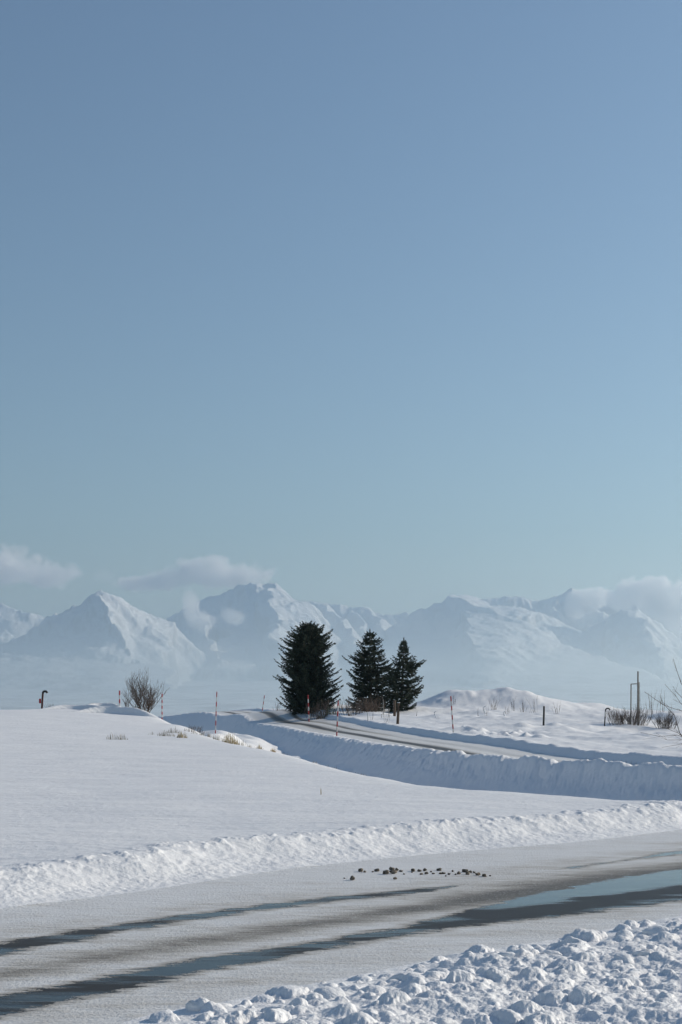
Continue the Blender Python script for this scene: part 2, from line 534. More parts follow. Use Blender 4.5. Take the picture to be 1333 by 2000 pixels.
def ground(x, y, parts=None, fine=True):
    x = np.atleast_1d(np.asarray(x, float)); y = np.atleast_1d(np.asarray(y, float))
    sb, ab, se, ae, sl, al, sn, an = parts if parts is not None else ground_parts(x, y)
    # field behind the ploughed bank
    f = np.clip(TF(x, y), -3, 2.2)
    near = y < 42
    def on(k, fn, *a):
        o = np.zeros(x.shape)
        if k.any(): o[k] = fn(*[q[k] for q in a])
        return o
    wob = on(near, lambda ab, sb: 0.20 * fbm(ab * 0.7, sb * 0.9, 3, 3, 0.4) + 0.03 * fbm(ab * 4.0, sb * 4.0, 5, 3), ab, sb)
    gouge = on(near, lambda ab, sb: np.clip(fbm(ab * 2.6 + sb * 2.2, sb * 0.5 + 4, 11, 3), -0.2, 1), ab, sb) * np.exp(-((sb - 0.35) / 0.3) ** 2)
    q = sb + wob * np.exp(-((sb - 0.3) / 0.8) ** 2)
    vary = 1 + on(near, lambda ab, sb: 0.35 * fbm(ab * 0.23, sb * 0, 13, 3), ab, sb)
    t = sstep(-0.05, 0.98 * vary, q)
    crest = np.exp(-((q - 0.85) / 0.3) ** 2)
    lumps = on(near, lambda x, y: np.clip(fbm(x * 5.5, y * 5.5, 21, 4), -0.1, 1.2), x, y)
    zf = f * t + crest * (0.022 + 0.028 * lumps) + 0.014 * gouge * t
    zf = zf + np.where(sb > 0, (0.020 * fbm(x * 0.35, y * 0.55, 31, 4)) * t, 0)
    # crumbs on the bank face
    zf = zf + np.exp(-((sb - 0.35) / 0.35) ** 2) * on(near, lambda x, y: 0.005 * fbm(x * 16, y * 16, 41, 3), x, y)
    for px, D, hl, h in CORNICE:
        cx = (px - 666.5) / FPX * D
        u = (x - cx) / hl; v = (y - D)
        prof = sstep(-0.10, 0.12, v + 0.35 * u * u + 0.1 * np.sin(3.1 * u + px)) * np.exp(-np.maximum(v, 0) / 1.6)
        zf = zf + h * prof * np.exp(-np.abs(u) ** 3.5) * np.where(sl < 2, 1, 0)
    fs = zf - 0.62 * softplus(sl, 0.35) * sstep(-2, 0.5, sl)
    # the lane on its embankment
    r = np.full(x.shape, -0.6); kf = y > 16
    if kf.any(): r[kf] = TR(x[kf], y[kf])
    r = r - np.maximum(y - 178, 0) ** 2 * 0.0011
    c = -sn
    nearb = np.interp(y, [40, 55, 75, 95, 140], [0.46, 0.36, 0.14, 0.10, 0.10])
    far = y > 16
    rough = 1 + on(far, lambda an, sn: 0.30 * fbm(an * 0.8, sn * 0.7, 51, 4), an, sn)
    emb = r + nearb * np.exp(-((sn - 0.55) / 0.5) ** 2) * rough
    emb = emb + (np.interp(y, [40, 60, 85, 150], [0.42, 0.42, 0.40, 0.30]) * (0.9 + on(far, lambda an, sn: 0.25 * fbm(an * 0.5, sn * 0.3, 55, 4) * np.exp(-np.maximum(-sn - 6, 0) / 1.5), an, sn))) * sstep(LANE_W - 0.1, LANE_W + 0.45, c) * (0.35 + 0.65 * np.exp(-np.maximum(c - LANE_W - 0.6, 0) / 1.6))
    streak = on(far, lambda an, sn: fbm(an * 0.9 + sn * 0.8, sn * 0.22, 57, 4), an, sn)
    slope = 0.66 * softplus(sn - 0.9 + 0.10 * streak * sstep(0.2, 1.5, sn), 0.25)
    emb = emb - slope * sstep(-0.5, 0.8, sn) + 0.02 * streak * sstep(0.3, 1.5, sn)
    emb = emb + on(far, lambda an, sn: 0.07 * fbm(an * 2.2, sn * 2.2, 59, 4, 0.6) * np.exp(-((sn - 1.0) / 0.8) ** 2), an, sn)
    emb = emb - 0.03 * (np.exp(-((c - 1.75) / 0.35) ** 2) + np.exp(-((c - 3.3) / 0.35) ** 2))
    off = np.maximum(sstep(LANE_W + 0.8, LANE_W + 2.5, c), sstep(1.0, 3.0, sn))
    hum = np.zeros_like(x)
    for bx, by, sx, sy, h, rot in BUMPS:
        k = (np.abs(x - bx) < 3.2 * max(sx, sy)) & (np.abs(y - by) < 3.2 * max(sx, sy))
        if not k.any(): continue
        ux = (x[k] - bx) * math.cos(rot) + (y[k] - by) * math.sin(rot); uy = -(x[k] - bx) * math.sin(rot) + (y[k] - by) * math.cos(rot)
        d2 = (ux / sx) ** 2 + (uy / sy) ** 2
        hum[k] += h * np.exp(-d2 ** 1.35 * 0.9)
    emb = emb + off * (hum * (1 + on(far, lambda x, y: 0.05 * fbm(x * 0.3, y * 0.2, 65, 2), x, y)) + on(far, lambda x, y: 0.13 * fbm(x * 0.25, y * 0.16, 61, 4) + 0.022 * fbm(x * 0.55, y * 0.6, 63, 4, 0.55), x, y))
    floor = -1.75 + on(far, lambda x, y: 0.18 * fbm(x * 0.3, y * 0.3, 67, 3), x, y) + np.interp(y, [30, 54, 62, 70, 85, 110], [0, 0.1, 0.4, 0.8, 0.9, 0.8]) * sstep(-3.4, -6.2, x) * sstep(0.5, 4.0, sn)
    dit = smax(emb, floor + hum * (1 - sstep(90, 100, y)), 0.25)
    dit = np.where(y > 120, emb, dit)
    z = np.where(sl > -3, smax(fs, np.where(sb > 1, dit, -9), 0.12), fs)
    for px, D, sx, sy, h in KNOLLS:
        bx = (px - 666.5) / FPX * D
        kk = (np.abs(x - bx) < 3.5 * sx) & (np.abs(y - D) < 3.5 * sy)
        if kk.any():
            z[kk] += h * np.exp(-(((x[kk] - bx) / sx) ** 2 + ((y[kk] - D) / sy) ** 2)) * (1 + 0.15 * fbm(x[kk] * 1.6, y[kk] * 1.6, 69, 3))
    # foreground berm
    fg = y < 26
    rise = sstep(-0.05, 0.9, se + on(fg, lambda ae, se: 0.25 * fbm(ae * 1.3, se, 71, 3), ae, se))
    z = z + np.where(se > -0.4, rise * (0.075 + on(fg, lambda x, y: 0.035 * fbm(x * 2.2, y * 2.2, 73, 4) + 0.014 * fbm(x * 11, y * 11, 75, 4), x, y)), 0)
    # tyre ruts and slush relief on the near road
    onroad = (1 - sstep(-0.15, 0.1, sb)) * (1 - sstep(-0.2, 0.1, se))
    z = z + onroad * on(near, lambda x, y: 0.0015 * fbm(x * 1.2, y * 1.2, 81, 3), x, y)
    return z

def gz(x, y):
    return float(ground(np.array([x]), np.array([y]))[0])

# ------------------------------------------------------------------ near ground: one sheet, split by what covers it
def fan(cols, rows):
    a = np.array(cols)[None, :]; d = np.array(rows)[:, None]
    return a * d, np.repeat(d, a.shape[1], axis=1)      # x = tan * D, y = D

half = 0.2298
cols = np.concatenate([np.linspace(-1.1, -0.29, 50, endpoint=False), np.linspace(-0.29, 0.29, 860), np.linspace(0.29, 1.1, 51)[1:]])
rows = np.concatenate([np.linspace(0.6, 6.4, 24, endpoint=False), np.arange(6.4, 11.5, 0.022), np.arange(11.5, 20.0, 0.034),
                       20.0 * np.exp(np.arange(0, math.log(61 / 20.0), 0.0062)), np.arange(61.0, 68.0, 0.11), 68.0 * np.exp(np.arange(0, math.log(285 / 68.0), 0.0062))])
rows = np.unique(rows)
X, Y = fan(cols, rows)
sh = X.shape
x, y = X.ravel(), Y.ravel()
parts = ground_parts(x, y)
z = ground(x, y, parts)
sb, ab, se, ae, sl, al, sn, an = parts

# clods ploughed up along the foreground berm, raised out of the same snow
random.seed(11)
Z = z.reshape(sh)
SE = se.reshape(sh)
EP = EDGE
arcs = np.concatenate([[0], np.cumsum(np.linalg.norm(np.diff(EP, axis=0), axis=1))])
def edge_point(s, off):
    i = int(np.clip(np.searchsorted(arcs, s) - 1, 0, len(EP) - 2))
    t = (s - arcs[i]) / (arcs[i + 1] - arcs[i])
    p = EP[i] * (1 - t) + EP[i + 1] * t
    d = EP[i + 1] - EP[i]; d = d / np.linalg.norm(d)
    return p[0] + d[1] * off, p[1] - d[0] * off        # to the right of travel = towards the camera
lump_objs = []
for k in range(2100):
    s = random.uniform(9, 22); off = abs(random.gauss(0.15, 1.1)) if k < 900 else random.uniform(0.0, 4.2)
    off += 0.06
    cx, cy = edge_point(s, off)
    if cy < 5.5 or abs(cx) > 0.29 * cy: continue
    r = 0.018 + 0.066 * random.random() ** 2.8
    if off < 0.9 and random.random() < 0.07: r += random.uniform(0.03, 0.055)
    if off > 1.8: r *= 0.75
    h = r * random.uniform(0.35, 0.75)
    el = random.uniform(0.75, 1.3); ro = random.uniform(0, 3.14)
    if r > 0.08 and random.random() < 0.55:
        lump_objs.append((cx, cy, r)); continue
    i0, i1 = np.searchsorted(rows, [cy - 1.5 * r, cy + 1.5 * r]); j0, j1 = np.searchsorted(cols, [(cx - 1.6 * r) / cy, (cx + 1.6 * r) / cy])
    if i1 <= i0 or j1 <= j0: continue
    xx, yy = X[i0:i1, j0:j1] - cx, Y[i0:i1, j0:j1] - cy
    ux = (xx * math.cos(ro) + yy * math.sin(ro)) / el; uy = (-xx * math.sin(ro) + yy * math.cos(ro)) * el
    nn = 1 + 0.5 * noise(X[i0:i1, j0:j1] * 14, Y[i0:i1, j0:j1] * 22, 5 + k % 7) + 0.25 * noise(X[i0:i1, j0:j1] * 55, Y[i0:i1, j0:j1] * 55, 15 + k % 5)
    d2 = (ux ** 2 + uy ** 2) / (r * r) * nn
    cap = h * np.sqrt(np.clip(1 - d2, 0, 1)) * 0.55 + h * 0.45 * np.clip(1 - d2, 0, 1)
    base = Z[i0:i1, j0:j1]
    Z[i0:i1, j0:j1] = np.where(d2 < 1, np.maximum(base, 0.55 * base + 0.45 * base.mean() + cap), base)
z = Z.ravel()

# normals of the whole sheet, so that its pieces meet without a crease
P = np.stack([X, Y, Z], axis=2)
du = np.gradient(P, axis=1); dv = np.gradient(P, axis=0)
NRM = np.cross(du, dv); NRM /= np.linalg.norm(NRM, axis=2, keepdims=True)
NRM = NRM.reshape(-1, 3)

def grid_quads(sh):
    i, j = np.meshgrid(np.arange(sh[0] - 1), np.arange(sh[1] - 1), indexing='ij')
    a = (i * sh[1] + j).ravel()
    return np.stack([a, a + 1, a + sh[1] + 1, a + sh[1]], axis=1)

def sheet(name, V, Q, nrm, m, attrs=None, parent=None):
    used = np.unique(Q)
    remap = np.full(len(V), -1, np.int64); remap[used] = np.arange(len(used))
    q = remap[Q]; v = V[used]
    me = bpy.data.meshes.new(name)
    me.vertices.add(len(v)); me.vertices.foreach_set('co', v.astype(np.float32).ravel())
    me.loops.add(q.size); me.loops.foreach_set('vertex_index', q.astype(np.int32).ravel())
    me.polygons.add(len(q)); me.polygons.foreach_set('loop_start', np.arange(0, q.size, 4, dtype=np.int32))
    me.polygons.foreach_set('use_smooth', np.ones(len(q), bool))
    me.update(calc_edges=True)
    if nrm is not None:
        me.normals_split_custom_set_from_vertices(nrm[used].astype(np.float32))
    for k, a in (attrs or {}).items():
        at = me.attributes.new(k, 'FLOAT', 'POINT'); at.data.foreach_set('value', a[used].astype(np.float32))
    me.materials.append(m)
    o = link(bpy.data.objects.new(name, me), parent)
    return o

V = np.stack([x, y, z], axis=1)
Q = grid_quads(sh)
qsb = sb[Q].mean(axis=1); qse = se[Q].mean(axis=1); qsn = sn[Q].mean(axis=1); qy = y[Q].mean(axis=1)
is_bank = qse > 0.0
is_road = (~is_bank) & (qsb < 0.02)
is_lane = (~is_bank) & (~is_road) & (qsn < 0) & (qsn > -LANE_W) & (qy > 30)
is_field = ~(is_bank | is_road | is_lane)

# fields of the near road: wet tyre tracks, slush, standing water
t1 = np.full(x.shape, 99.0); t2 = np.full(x.shape, 99.0); kr = (y < 40) & (sb < 0.5) & (se < 0.5)
t1[kr], _ = curve_dist(x[kr], y[kr], TRK1); t2[kr], _ = curve_dist(x[kr], y[kr], TRK2)
tx = x / np.maximum(y, 0.1) * FPX + 666.5
pr = np.maximum(x + 3.2, 0)                       # metres to the right along the road
w1c = np.interp(x, [-6, -1.8, -1.1, -0.2, 0.5, 1.0, 1.6, 2.4, 3.2, 6], [0.22, 0.20, 0.18, 0.13, 0.14, 0.28, 0.48, 0.62, 0.70, 0.75])
s1c = np.interp(x, [-6, 0.4, 1.2, 2.0, 3.2, 6], [0.0, 0.02, 0.12, 0.18, 0.2, 0.2])
w2c = np.interp(x, [-6, -2.2, -1.4, -0.3, 0.5, 0.95, 1.2, 1.7, 2.3, 2.8, 3.6, 6], [0.20, 0.18, 0.15, 0.10, 0.09, 0.03, -0.12, -0.12, 0.02, 0.0, 0.10, 0.12])
wet = np.maximum(w1c - np.abs(t1 - s1c), w2c - np.abs(t2))
dirt = 0.46 * np.exp(-((t1 - 0.72) / 0.24) ** 2) * np.interp(x, [-4, -1, 0.5, 2, 4], [0.75, 0.85, 1.1, 1.15, 1.1]) \
     + 0.40 * np.exp(-((t1 - 0.85) / 0.6) ** 2) * sstep(0.2, 1.8, x) + 0.16 * np.exp(-((t1 - 0.85) / 0.6) ** 4) + 0.10 + 0.16 * np.exp(-((t1 + 0.45) / 0.35) ** 2) \
     + 0.20 * np.exp(-((t2 - 0.3) / 0.35) ** 2) + 0.30 * sstep(-0.35, -1.2, x) * (t1 < -0.2) * 0
puddle = np.interp(x, [-6, -2.4, -1.6, -0.6, 0.2, 0.9, 1.4, 2.2, 3.6], [0.10, 0.05, 0.06, 0.10, 0.02, 0.0, 0.0, 0.1, 0.15]) \
     + 0.42 * sstep(0.05, 0.35, t1) * sstep(0.9, 1.5, x) - 0.38 * np.exp(-((t1 + 0.02) / 0.2) ** 2) * sstep(0.5, 1.2, x) + 0.06 * (np.abs(t2) < 0.4)

bank_o = sheet('snow_bank', V, Q[is_bank], NRM, M_BANK); bank_o['kind'] = 'structure'
road_o = sheet('road', V, Q[is_road], NRM, M_ROAD, {'wet': wet, 'dirt': dirt, 'puddle': puddle}); road_o['kind'] = 'structure'
cl = -sn
track = 1.05 * np.exp(-((cl - 1.75) / 0.42) ** 2) * sstep(52, 66, y) + 0.55 * np.exp(-((cl - 3.4) / 0.30) ** 2) * np.interp(y, [55, 80, 110], [0.1, 0.3, 1.0]) - 0.1 * sstep(120, 170, y)
lane_o = sheet('lane', V, Q[is_lane], NRM, M_LANE, {'across': cl, 'along': an, 'track': track}); lane_o['kind'] = 'structure'
field_o = sheet('snow_field', V, Q[is_field], NRM, M_SNOW); field_o['kind'] = 'structure'

# ------------------------------------------------------------------ the plain and the mountains
def ridge_line(pts):
    out = []
    for px, py, D in pts:
        X_, Y_, Z_ = W(px, py, D * 1000.0)
        out.append((X_, Y_, Z_))
    return out

RIDGES = [  # skyline crests: points (px, py, km), slope near the crest, concavity length (m)
    ([(-260, 1120, 19), (-80, 1152, 19), (0, 1178, 19), (45, 1192, 19), (110, 1216, 19), (170, 1250, 19)], 0.55, 3500),
    ([(203, 1153, 13), (160, 1176, 13), (95, 1207, 13), (0, 1256, 13.1), (-120, 1300, 13.4)], 0.9, 2600),
    ([(203, 1153, 13), (237, 1167, 13.1), (270, 1189, 13.3), (300, 1199, 13.5), (333, 1212, 13.7)], 0.9, 2000),
    ([(532, 1137, 16), (505, 1139, 16), (470, 1141, 16), (440, 1155, 16), (385, 1171, 16), (340, 1199, 16), (300, 1235, 16), (250, 1270, 16)], 0.9, 3200),
    ([(532, 1137, 16), (565, 1157, 15.9), (600, 1182, 15.6), (622, 1204, 15.3), (630, 1240, 14.7), (642, 1290, 13.4)], 0.85, 2500),
    ([(612, 1174, 17), (640, 1186, 16.4), (668, 1212, 15.6), (690, 1245, 14.8), (712, 1278, 13.9), (760, 1310, 12.8)], 0.85, 2000),
    ([(575, 1170, 18), (610, 1173, 18), (648, 1177, 18), (690, 1186, 18), (720, 1185, 18), (748, 1200, 18), (790, 1196, 18), (850, 1188, 18.5)], 0.7, 3000),
    ([(690, 1186, 18), (705, 1215, 17.2), (720, 1240, 16.4)], 0.8, 1200),
    ([(720, 1185, 18), (742, 1212, 17.2), (752, 1232, 16.5)], 0.8, 1200),
    ([(882, 1164, 15.5), (850, 1181, 15.5), (800, 1206, 15.5), (765, 1226, 15.5), (735, 1255, 15), (715, 1290, 14)], 0.8, 3000),
    ([(882, 1164, 15.5), (905, 1162, 16.5), (950, 1168, 17), (1000, 1162, 17), (1060, 1171, 17), (1085, 1161, 17), (1115, 1147, 17), (1150, 1172, 17), (1195, 1180, 17), (1240, 1165, 17), (1300, 1180, 17), (1420, 1200, 17)], 0.85, 3200),
    ([(960, 1188, 15.6), (1010, 1186, 15.6), (1062, 1196, 15.6)], 0.45, 1500),
    ([(1085, 1161, 17), (1080, 1200, 16.2), (1085, 1235, 15.4)], 0.9, 1500),
    ([(1180, 1200, 15.6), (1208, 1190, 15.2), (1237, 1190, 15), (1285, 1222, 15), (1333, 1258, 15), (1430, 1310, 15)], 0.9, 2600),
]
FACES = [  # large flanks between the crests, fans of (px, py, km)
    [(218, 1235, 12.3), (203, 1153, 13), (95, 1207, 13), (0, 1256, 13.1), (0, 1275, 12.3), (110, 1262, 12.2), (170, 1290, 11.6), (250, 1290, 11.6)],
    [(250, 1290, 11.6), (218, 1235, 12.3), (203, 1153, 13), (237, 1167, 13.1), (270, 1189, 13.3), (300, 1199, 13.5), (328, 1262, 12.5), (328, 1298, 11.8)],
    [(328, 1262, 12.5), (300, 1199, 13.5), (333, 1212, 13.7), (338, 1240, 13.3)],
    [(170, 1290, 11.6), (110, 1262, 12.2), (0, 1275, 12.3), (-150, 1300, 12.0), (0, 1347, 10.1), (150, 1347, 10.1), (330, 1347, 10.1), (328, 1298, 11.8), (250, 1290, 11.6)],
    [(515, 1222, 15.2), (503, 1172, 15.65), (505, 1139, 16), (470, 1141, 16), (440, 1155, 16), (385, 1171, 16), (400, 1222, 15.3), (450, 1238, 15.1)],
    [(503, 1172, 15.65), (505, 1139, 16), (532, 1137, 16)],
    [(545, 1300, 12.8), (515, 1222, 15.2), (503, 1172, 15.65), (532, 1137, 16), (565, 1157, 15.9), (600, 1182, 15.6), (622, 1204, 15.3), (630, 1240, 14.7), (642, 1290, 13.4)],
    [(430, 1310, 12.8), (340, 1300, 13.6), (338, 1240, 15.2), (385, 1171, 16), (400, 1222, 15.3), (412, 1262, 14.3), (450, 1238, 15.1), (486, 1262, 14.3), (488, 1305, 13.0)],
    [(545, 1300, 12.8), (488, 1305, 13.4), (486, 1262, 14.4), (450, 1238, 15.1), (515, 1222, 15.2)],
    [(870, 1250, 14.6), (755, 1262, 14.9), (765, 1226, 15.5), (800, 1206, 15.5), (850, 1181, 15.5), (882, 1164, 15.5), (905, 1190, 15.1), (890, 1222, 14.9)],
    [(1000, 1207, 14.4), (940, 1195, 14.9), (905, 1190, 15.1), (882, 1164, 15.5), (905, 1162, 16.5), (950, 1180, 16.2), (1010, 1186, 15.6), (1062, 1198, 15.4)],
    [(950, 1342, 10.7), (850, 1310, 12.2), (870, 1250, 14.6), (890, 1222, 14.9), (905, 1190, 15.1), (940, 1195, 14.9), (1000, 1207, 14.4), (1062, 1228, 14.3), (1100, 1256, 13.8), (1180, 1287, 13), (1255, 1312, 12.2), (1340, 1338, 11.2), (1150, 1347, 10.2)],
    [(850, 1310, 12.2), (740, 1312, 13), (755, 1262, 14.9), (870, 1250, 14.6)],
    [(640, 1186, 16.4), (612, 1174, 17), (625, 1230, 16.2), (668, 1285, 15.0), (690, 1245, 15.2)],
    [(1085, 1161, 17), (1065, 1200, 17), (1080, 1250, 16.2), (1170, 1285, 15.3), (1200, 1205, 15.9), (1115, 1147, 17)],
    [(1308, 1312, 12.5), (1215, 1300, 13.4), (1185, 1270, 14.6), (1195, 1215, 15), (1212, 1190, 15.1), (1237, 1190, 15), (1270, 1240, 14.2)],
    [(1308, 1312, 12.5), (1270, 1240, 14.2), (1237, 1190, 15), (1285, 1222, 15), (1345, 1265, 15), (1360, 1325, 13)],
]

def plain_base(x, D):
    v = np.interp(D, [200, 300, 700, 1500, 4000, 7000, 10000, 13000, 16000, 26000],
                  [0.0, -14, -55, -85, -95, -45, 85, 190, 300, 300])
    return v + 14 * fbm(x / 900.0, D / 1500.0, 91, 4) * sstep(1500, 5000, D)

def mountains(x, y):
    base = plain_base(x, y)
    wx = x + 75 * fbm(x / 520.0, y / 520.0, 101, 5, 0.6); wy = y + 110 * fbm(x / 520.0, y / 520.0, 111, 5, 0.6)
    H = base.copy()
    for pts, s, dc in RIDGES:
        p = ridge_line(pts)
        for (ax, ay, az), (bx, by, bz) in zip(p[:-1], p[1:]):
            dx, dy = bx - ax, by - ay
            t = np.clip(((wx - ax) * dx + (wy - ay) * dy) / (dx * dx + dy * dy), 0, 1)
            d = np.hypot(wx - (ax + t * dx), wy - (ay + t * dy))
            h = az + t * (bz - az) - 1.2 * s * (0.45 * d + 0.55 * dc * (1 - np.exp(-d / dc)))
            H = np.where(h - H > 60, h, np.where(H - h > 60, H, smax(h, H, 30.0)))
    for poly in FACES:
        p = [np.array(W(a, b, d * 1000.0)) for a, b, d in poly]
        for i in range(1, len(p) - 1):
            A, B, C = p[0], p[i], p[i + 1]
            if abs((B[1] - C[1]) * (A[0] - C[0]) + (C[0] - B[0]) * (A[1] - C[1])) < 2e4: continue
            den = (B[1] - C[1]) * (A[0] - C[0]) + (C[0] - B[0]) * (A[1] - C[1])
            u = ((B[1] - C[1]) * (wx - C[0]) + (C[0] - B[0]) * (wy - C[1])) / den
            v = ((C[1] - A[1]) * (wx - C[0]) + (A[0] - C[0]) * (wy - C[1])) / den
            w = 1 - u - v
            h = u * A[2] + v * B[2] + w * C[2] + 1500 * np.minimum(0, np.minimum(np.minimum(u, v), w))
            H = np.where(h > H, h, H)
    up = sstep(30, 260, H - base)
    qx = 0.83 * x + 0.56 * y; qy = -0.56 * x + 0.83 * y          # gullies run down to the right and towards the plain
    amp = 0.45 + 0.9 * np.clip(fbm(x / 1400.0, y / 1400.0, 141, 3) + 0.4, 0, 1.2)
    g = ridged(qx / 240.0, qy / 1150.0, 121, 5, 0.55) - 1.0
    H = H + up * (amp * 17 * g + 8 * fbm(x / 210.0, y / 260.0, 131, 5, 0.58))
    return H, base

mc = np.concatenate([np.linspace(-0.6, -0.27, 40, endpoint=False), np.linspace(-0.27, 0.27, 760), np.linspace(0.27, 0.6, 41)[1:]])
mr = np.concatenate([np.geomspace(262, 9800, 90, endpoint=False), np.arange(9800, 19600, 27.0), np.linspace(19600, 26000, 20)])
MX, MY = fan(mc, mr)
mx, my = MX.ravel(), MY.ravel()
mz, mbase = mountains(mx, my)
mz = mz - 3.0 * (my < 330)
wood = sstep(420, 120, mz) * sstep(2000, 6000, my)
MV = np.stack([mx, my, mz], axis=1)
MQ = grid_quads(MX.shape)
qd = my[MQ].mean(axis=1)
far_o = sheet('mountain_range', MV, MQ[qd > 9800], None, M_MOUNT, {'wood': wood}); far_o['kind'] = 'structure'
pl_o = sheet('plain', MV, MQ[qd <= 9800], None, M_MOUNT, {'wood': wood}); pl_o['kind'] = 'structure'

# ------------------------------------------------------------------ haze and clouds
def box_obj(name, lo, hi, m):
    b = MB(); b.box(lo, hi)
    return b.build(name, m)

hm = bpy.data.materials.new('haze_air'); hm.use_nodes = True
hn, hl = hm.node_tree.nodes, hm.node_tree.links
hn.clear()
ho = hn.new('ShaderNodeOutputMaterial')
pv = hn.new('ShaderNodeVolumePrincipled')
pv.inputs['Color'].default_value = (0.47, 0.635, 0.79, 1)
pv.inputs['Density'].default_value = 6.0e-5
pv.inputs['Anisotropy'].default_value = 0.65
hl.new(pv.outputs[0], ho.inputs['Volume'])
haze = box_obj('haze', (-21000, -2500, -160), (21000, 27500, 1600), hm)
haze['kind'] = 'stuff'
haze['label'] = 'pale blue winter haze over the plain and mountains'

mm = hm.copy(); mm.name = 'valley_mist'
mp = [q for q in mm.node_tree.nodes if q.type == 'PRINCIPLED_VOLUME'][0]
mp.inputs['Color'].default_value = (0.80, 0.88, 0.90, 1)
mp.inputs['Density'].default_value = 1.5e-4
mist = box_obj('mist', (-16000, 2500, -130), (16000, 12800, 290), mm)
mist['kind'] = 'stuff'
mist['label'] = 'low pale mist lying at the foot of the mountains'

def cloud_material(name, dens, scale, sharp, seed):
    m = bpy.data.materials.new(name); m.use_nodes = True
    n, l = m.node_tree.nodes, m.node_tree.links
    n.clear()
    out = n.new('ShaderNodeOutputMaterial')
    tc = n.new('ShaderNodeTexCoord')
    ln = n.new('ShaderNodeVectorMath'); ln.operation = 'LENGTH'
    l.new(tc.outputs['Object'], ln.inputs[0])
    g = n.new('ShaderNodeNewGeometry')
    t = n.new('ShaderNodeTexNoise'); t.noise_dimensions = '4D'
    t.inputs['Scale'].default_value = scale; t.inputs['Detail'].default_value = 7.0; t.inputs['Roughness'].default_value = 0.62
    t.inputs['W'].default_value = seed
    l.new(g.outputs['Position'], t.inputs['Vector'])
    d = math_n(n, l, 'SUBTRACT', 0.72, ln.outputs['Value'])
    d = math_n(n, l, 'ADD', d, math_n(n, l, 'MULTIPLY', math_n(n, l, 'SUBTRACT', t.outputs[0], 0.5), 2.3))
    d = maprange(n, l, d, 0.0, sharp)
    edge = maprange(n, l, ln.outputs['Value'], 1.0, 0.85)
    d = math_n(n, l, 'MULTIPLY', math_n(n, l, 'MULTIPLY', d, edge), dens)
    v = n.new('ShaderNodeVolumePrincipled')
    v.inputs['Color'].default_value = (1.0, 1.0, 1.0, 1)
    v.inputs['Anisotropy'].default_value = 0.3
    l.new(d, v.inputs['Density'])
    l.new(v.outputs[0], out.inputs['Volume'])
    return m

import bmesh
_bm = bmesh.new(); bmesh.ops.create_icosphere(_bm, subdivisions=2, radius=1.0)
PUFF_V = [v.co.copy() for v in _bm.verts]; PUFF_F = [tuple(v.index for v in f.verts) for f in _bm.faces]
_bm.free()

def cloud(label, D, puffs, m):
    """puffs: (px, py, half width px, half height px)"""
    cx = sum(p[0] for p in puffs) / len(puffs); cy = sum(p[1] for p in puffs) / len(puffs)
    base = Vector(W(cx, cy, D * 1000))
    e = thing('cloud', label, 'cloud', base)
    me = None
    for px, py, hw, hh in puffs:
        c = Vector(W(px, py, D * 1000))
        if me is None:
            me = bpy.data.meshes.new('puff'); me.from_pydata([tuple(v) for v in PUFF_V], [], PUFF_F); me.materials.append(m)
        o = link(bpy.data.objects.new('puff', me), e)
        k = D * 1000 / FPX
        o.location = c - base
        o.scale = (hw * k, max(hw * 0.6, hh) * k, hh * k)
    return e

soft = cloud_material('soft_cloud', 0.0075, 0.0034, 0.30, 1.0)
faint = cloud_material('faint_cloud', 0.0018, 0.0022, 0.8, 2.0)
puffy = cloud_material('puffy_cloud', 0.012, 0.0045, 0.14, 3.0)
cloud('wide soft cloud at the left edge above the far ridge', 17.5, [(20, 1108, 115, 58), (85, 1120, 100, 38), (-70, 1105, 110, 60)], soft)
cloud('faint wisp of cloud above the pyramid peak', 17.5, [(205, 1128, 50, 22)], faint)
cloud('long cloud cap resting over the high middle summit', 17.2, [(345, 1128, 75, 34), (425, 1118, 110, 46), (495, 1122, 78, 40), (280, 1140, 90, 24)], soft)
cloud('curled wisp of cloud on the shaded face below the middle summit', 13.9, [(370, 1183, 24, 42), (402, 1214, 46, 28), (452, 1203, 38, 32)], soft)
cloud('small cloud in the saddle beside the right hand summit', 16.2, [(1122, 1182, 32, 32), (1157, 1172, 58, 30)], puffy)
cloud('billowing cumulus and plume at the right edge over the ridge', 15.6, [(1232, 1162, 56, 46), (1282, 1152, 50, 38), (1265, 1195, 50, 44), (1325, 1175, 72, 54), (1335, 1230, 90, 58)], puffy)

# ------------------------------------------------------------------ snow clods on the foreground bank
def clod_mesh(name, seed, m, sub=3, rough=0.28, flat=1.0, cuts=5):
    bm = bmesh.new(); bmesh.ops.create_icosphere(bm, subdivisions=sub, radius=1.0)
    r2 = np.random.default_rng(seed)
    off = r2.uniform(0, 50, 3)
    co = np.array([v.co[:] for v in bm.verts])
    nz = noise(co[:, 0] * 1.1 + off[0], co[:, 1] * 1.1 + co[:, 2] * 0.9 + off[1], seed) + 0.5 * noise(co[:, 0] * 2.6 + off[2], co[:, 2] * 2.6 - co[:, 1] * 1.7, seed + 3) + 0.25 * noise(co[:, 1] * 6 + off[2], co[:, 2] * 6 + co[:, 0] * 3, seed + 5)
    # a few cut planes give broken faces
    d = np.ones(len(co))
    for k in range(cuts):
        p = r2.normal(size=3); p /= np.linalg.norm(p)
        c = r2.uniform(0.62, 0.95)
        dd = co @ p
        d = np.minimum(d, np.where(dd > 0, c / np.maximum(dd, 1e-3), 9))
    co = co * (d * (1 + rough * nz))[:, None]
    co[:, 2] *= flat
    for v, c in zip(bm.verts, co): v.co = c
    me = bpy.data.meshes.new(name); bm.to_mesh(me); bm.free()
    me.polygons.foreach_set('use_smooth', [True] * len(me.polygons))
    me.materials.append(m)
    return me

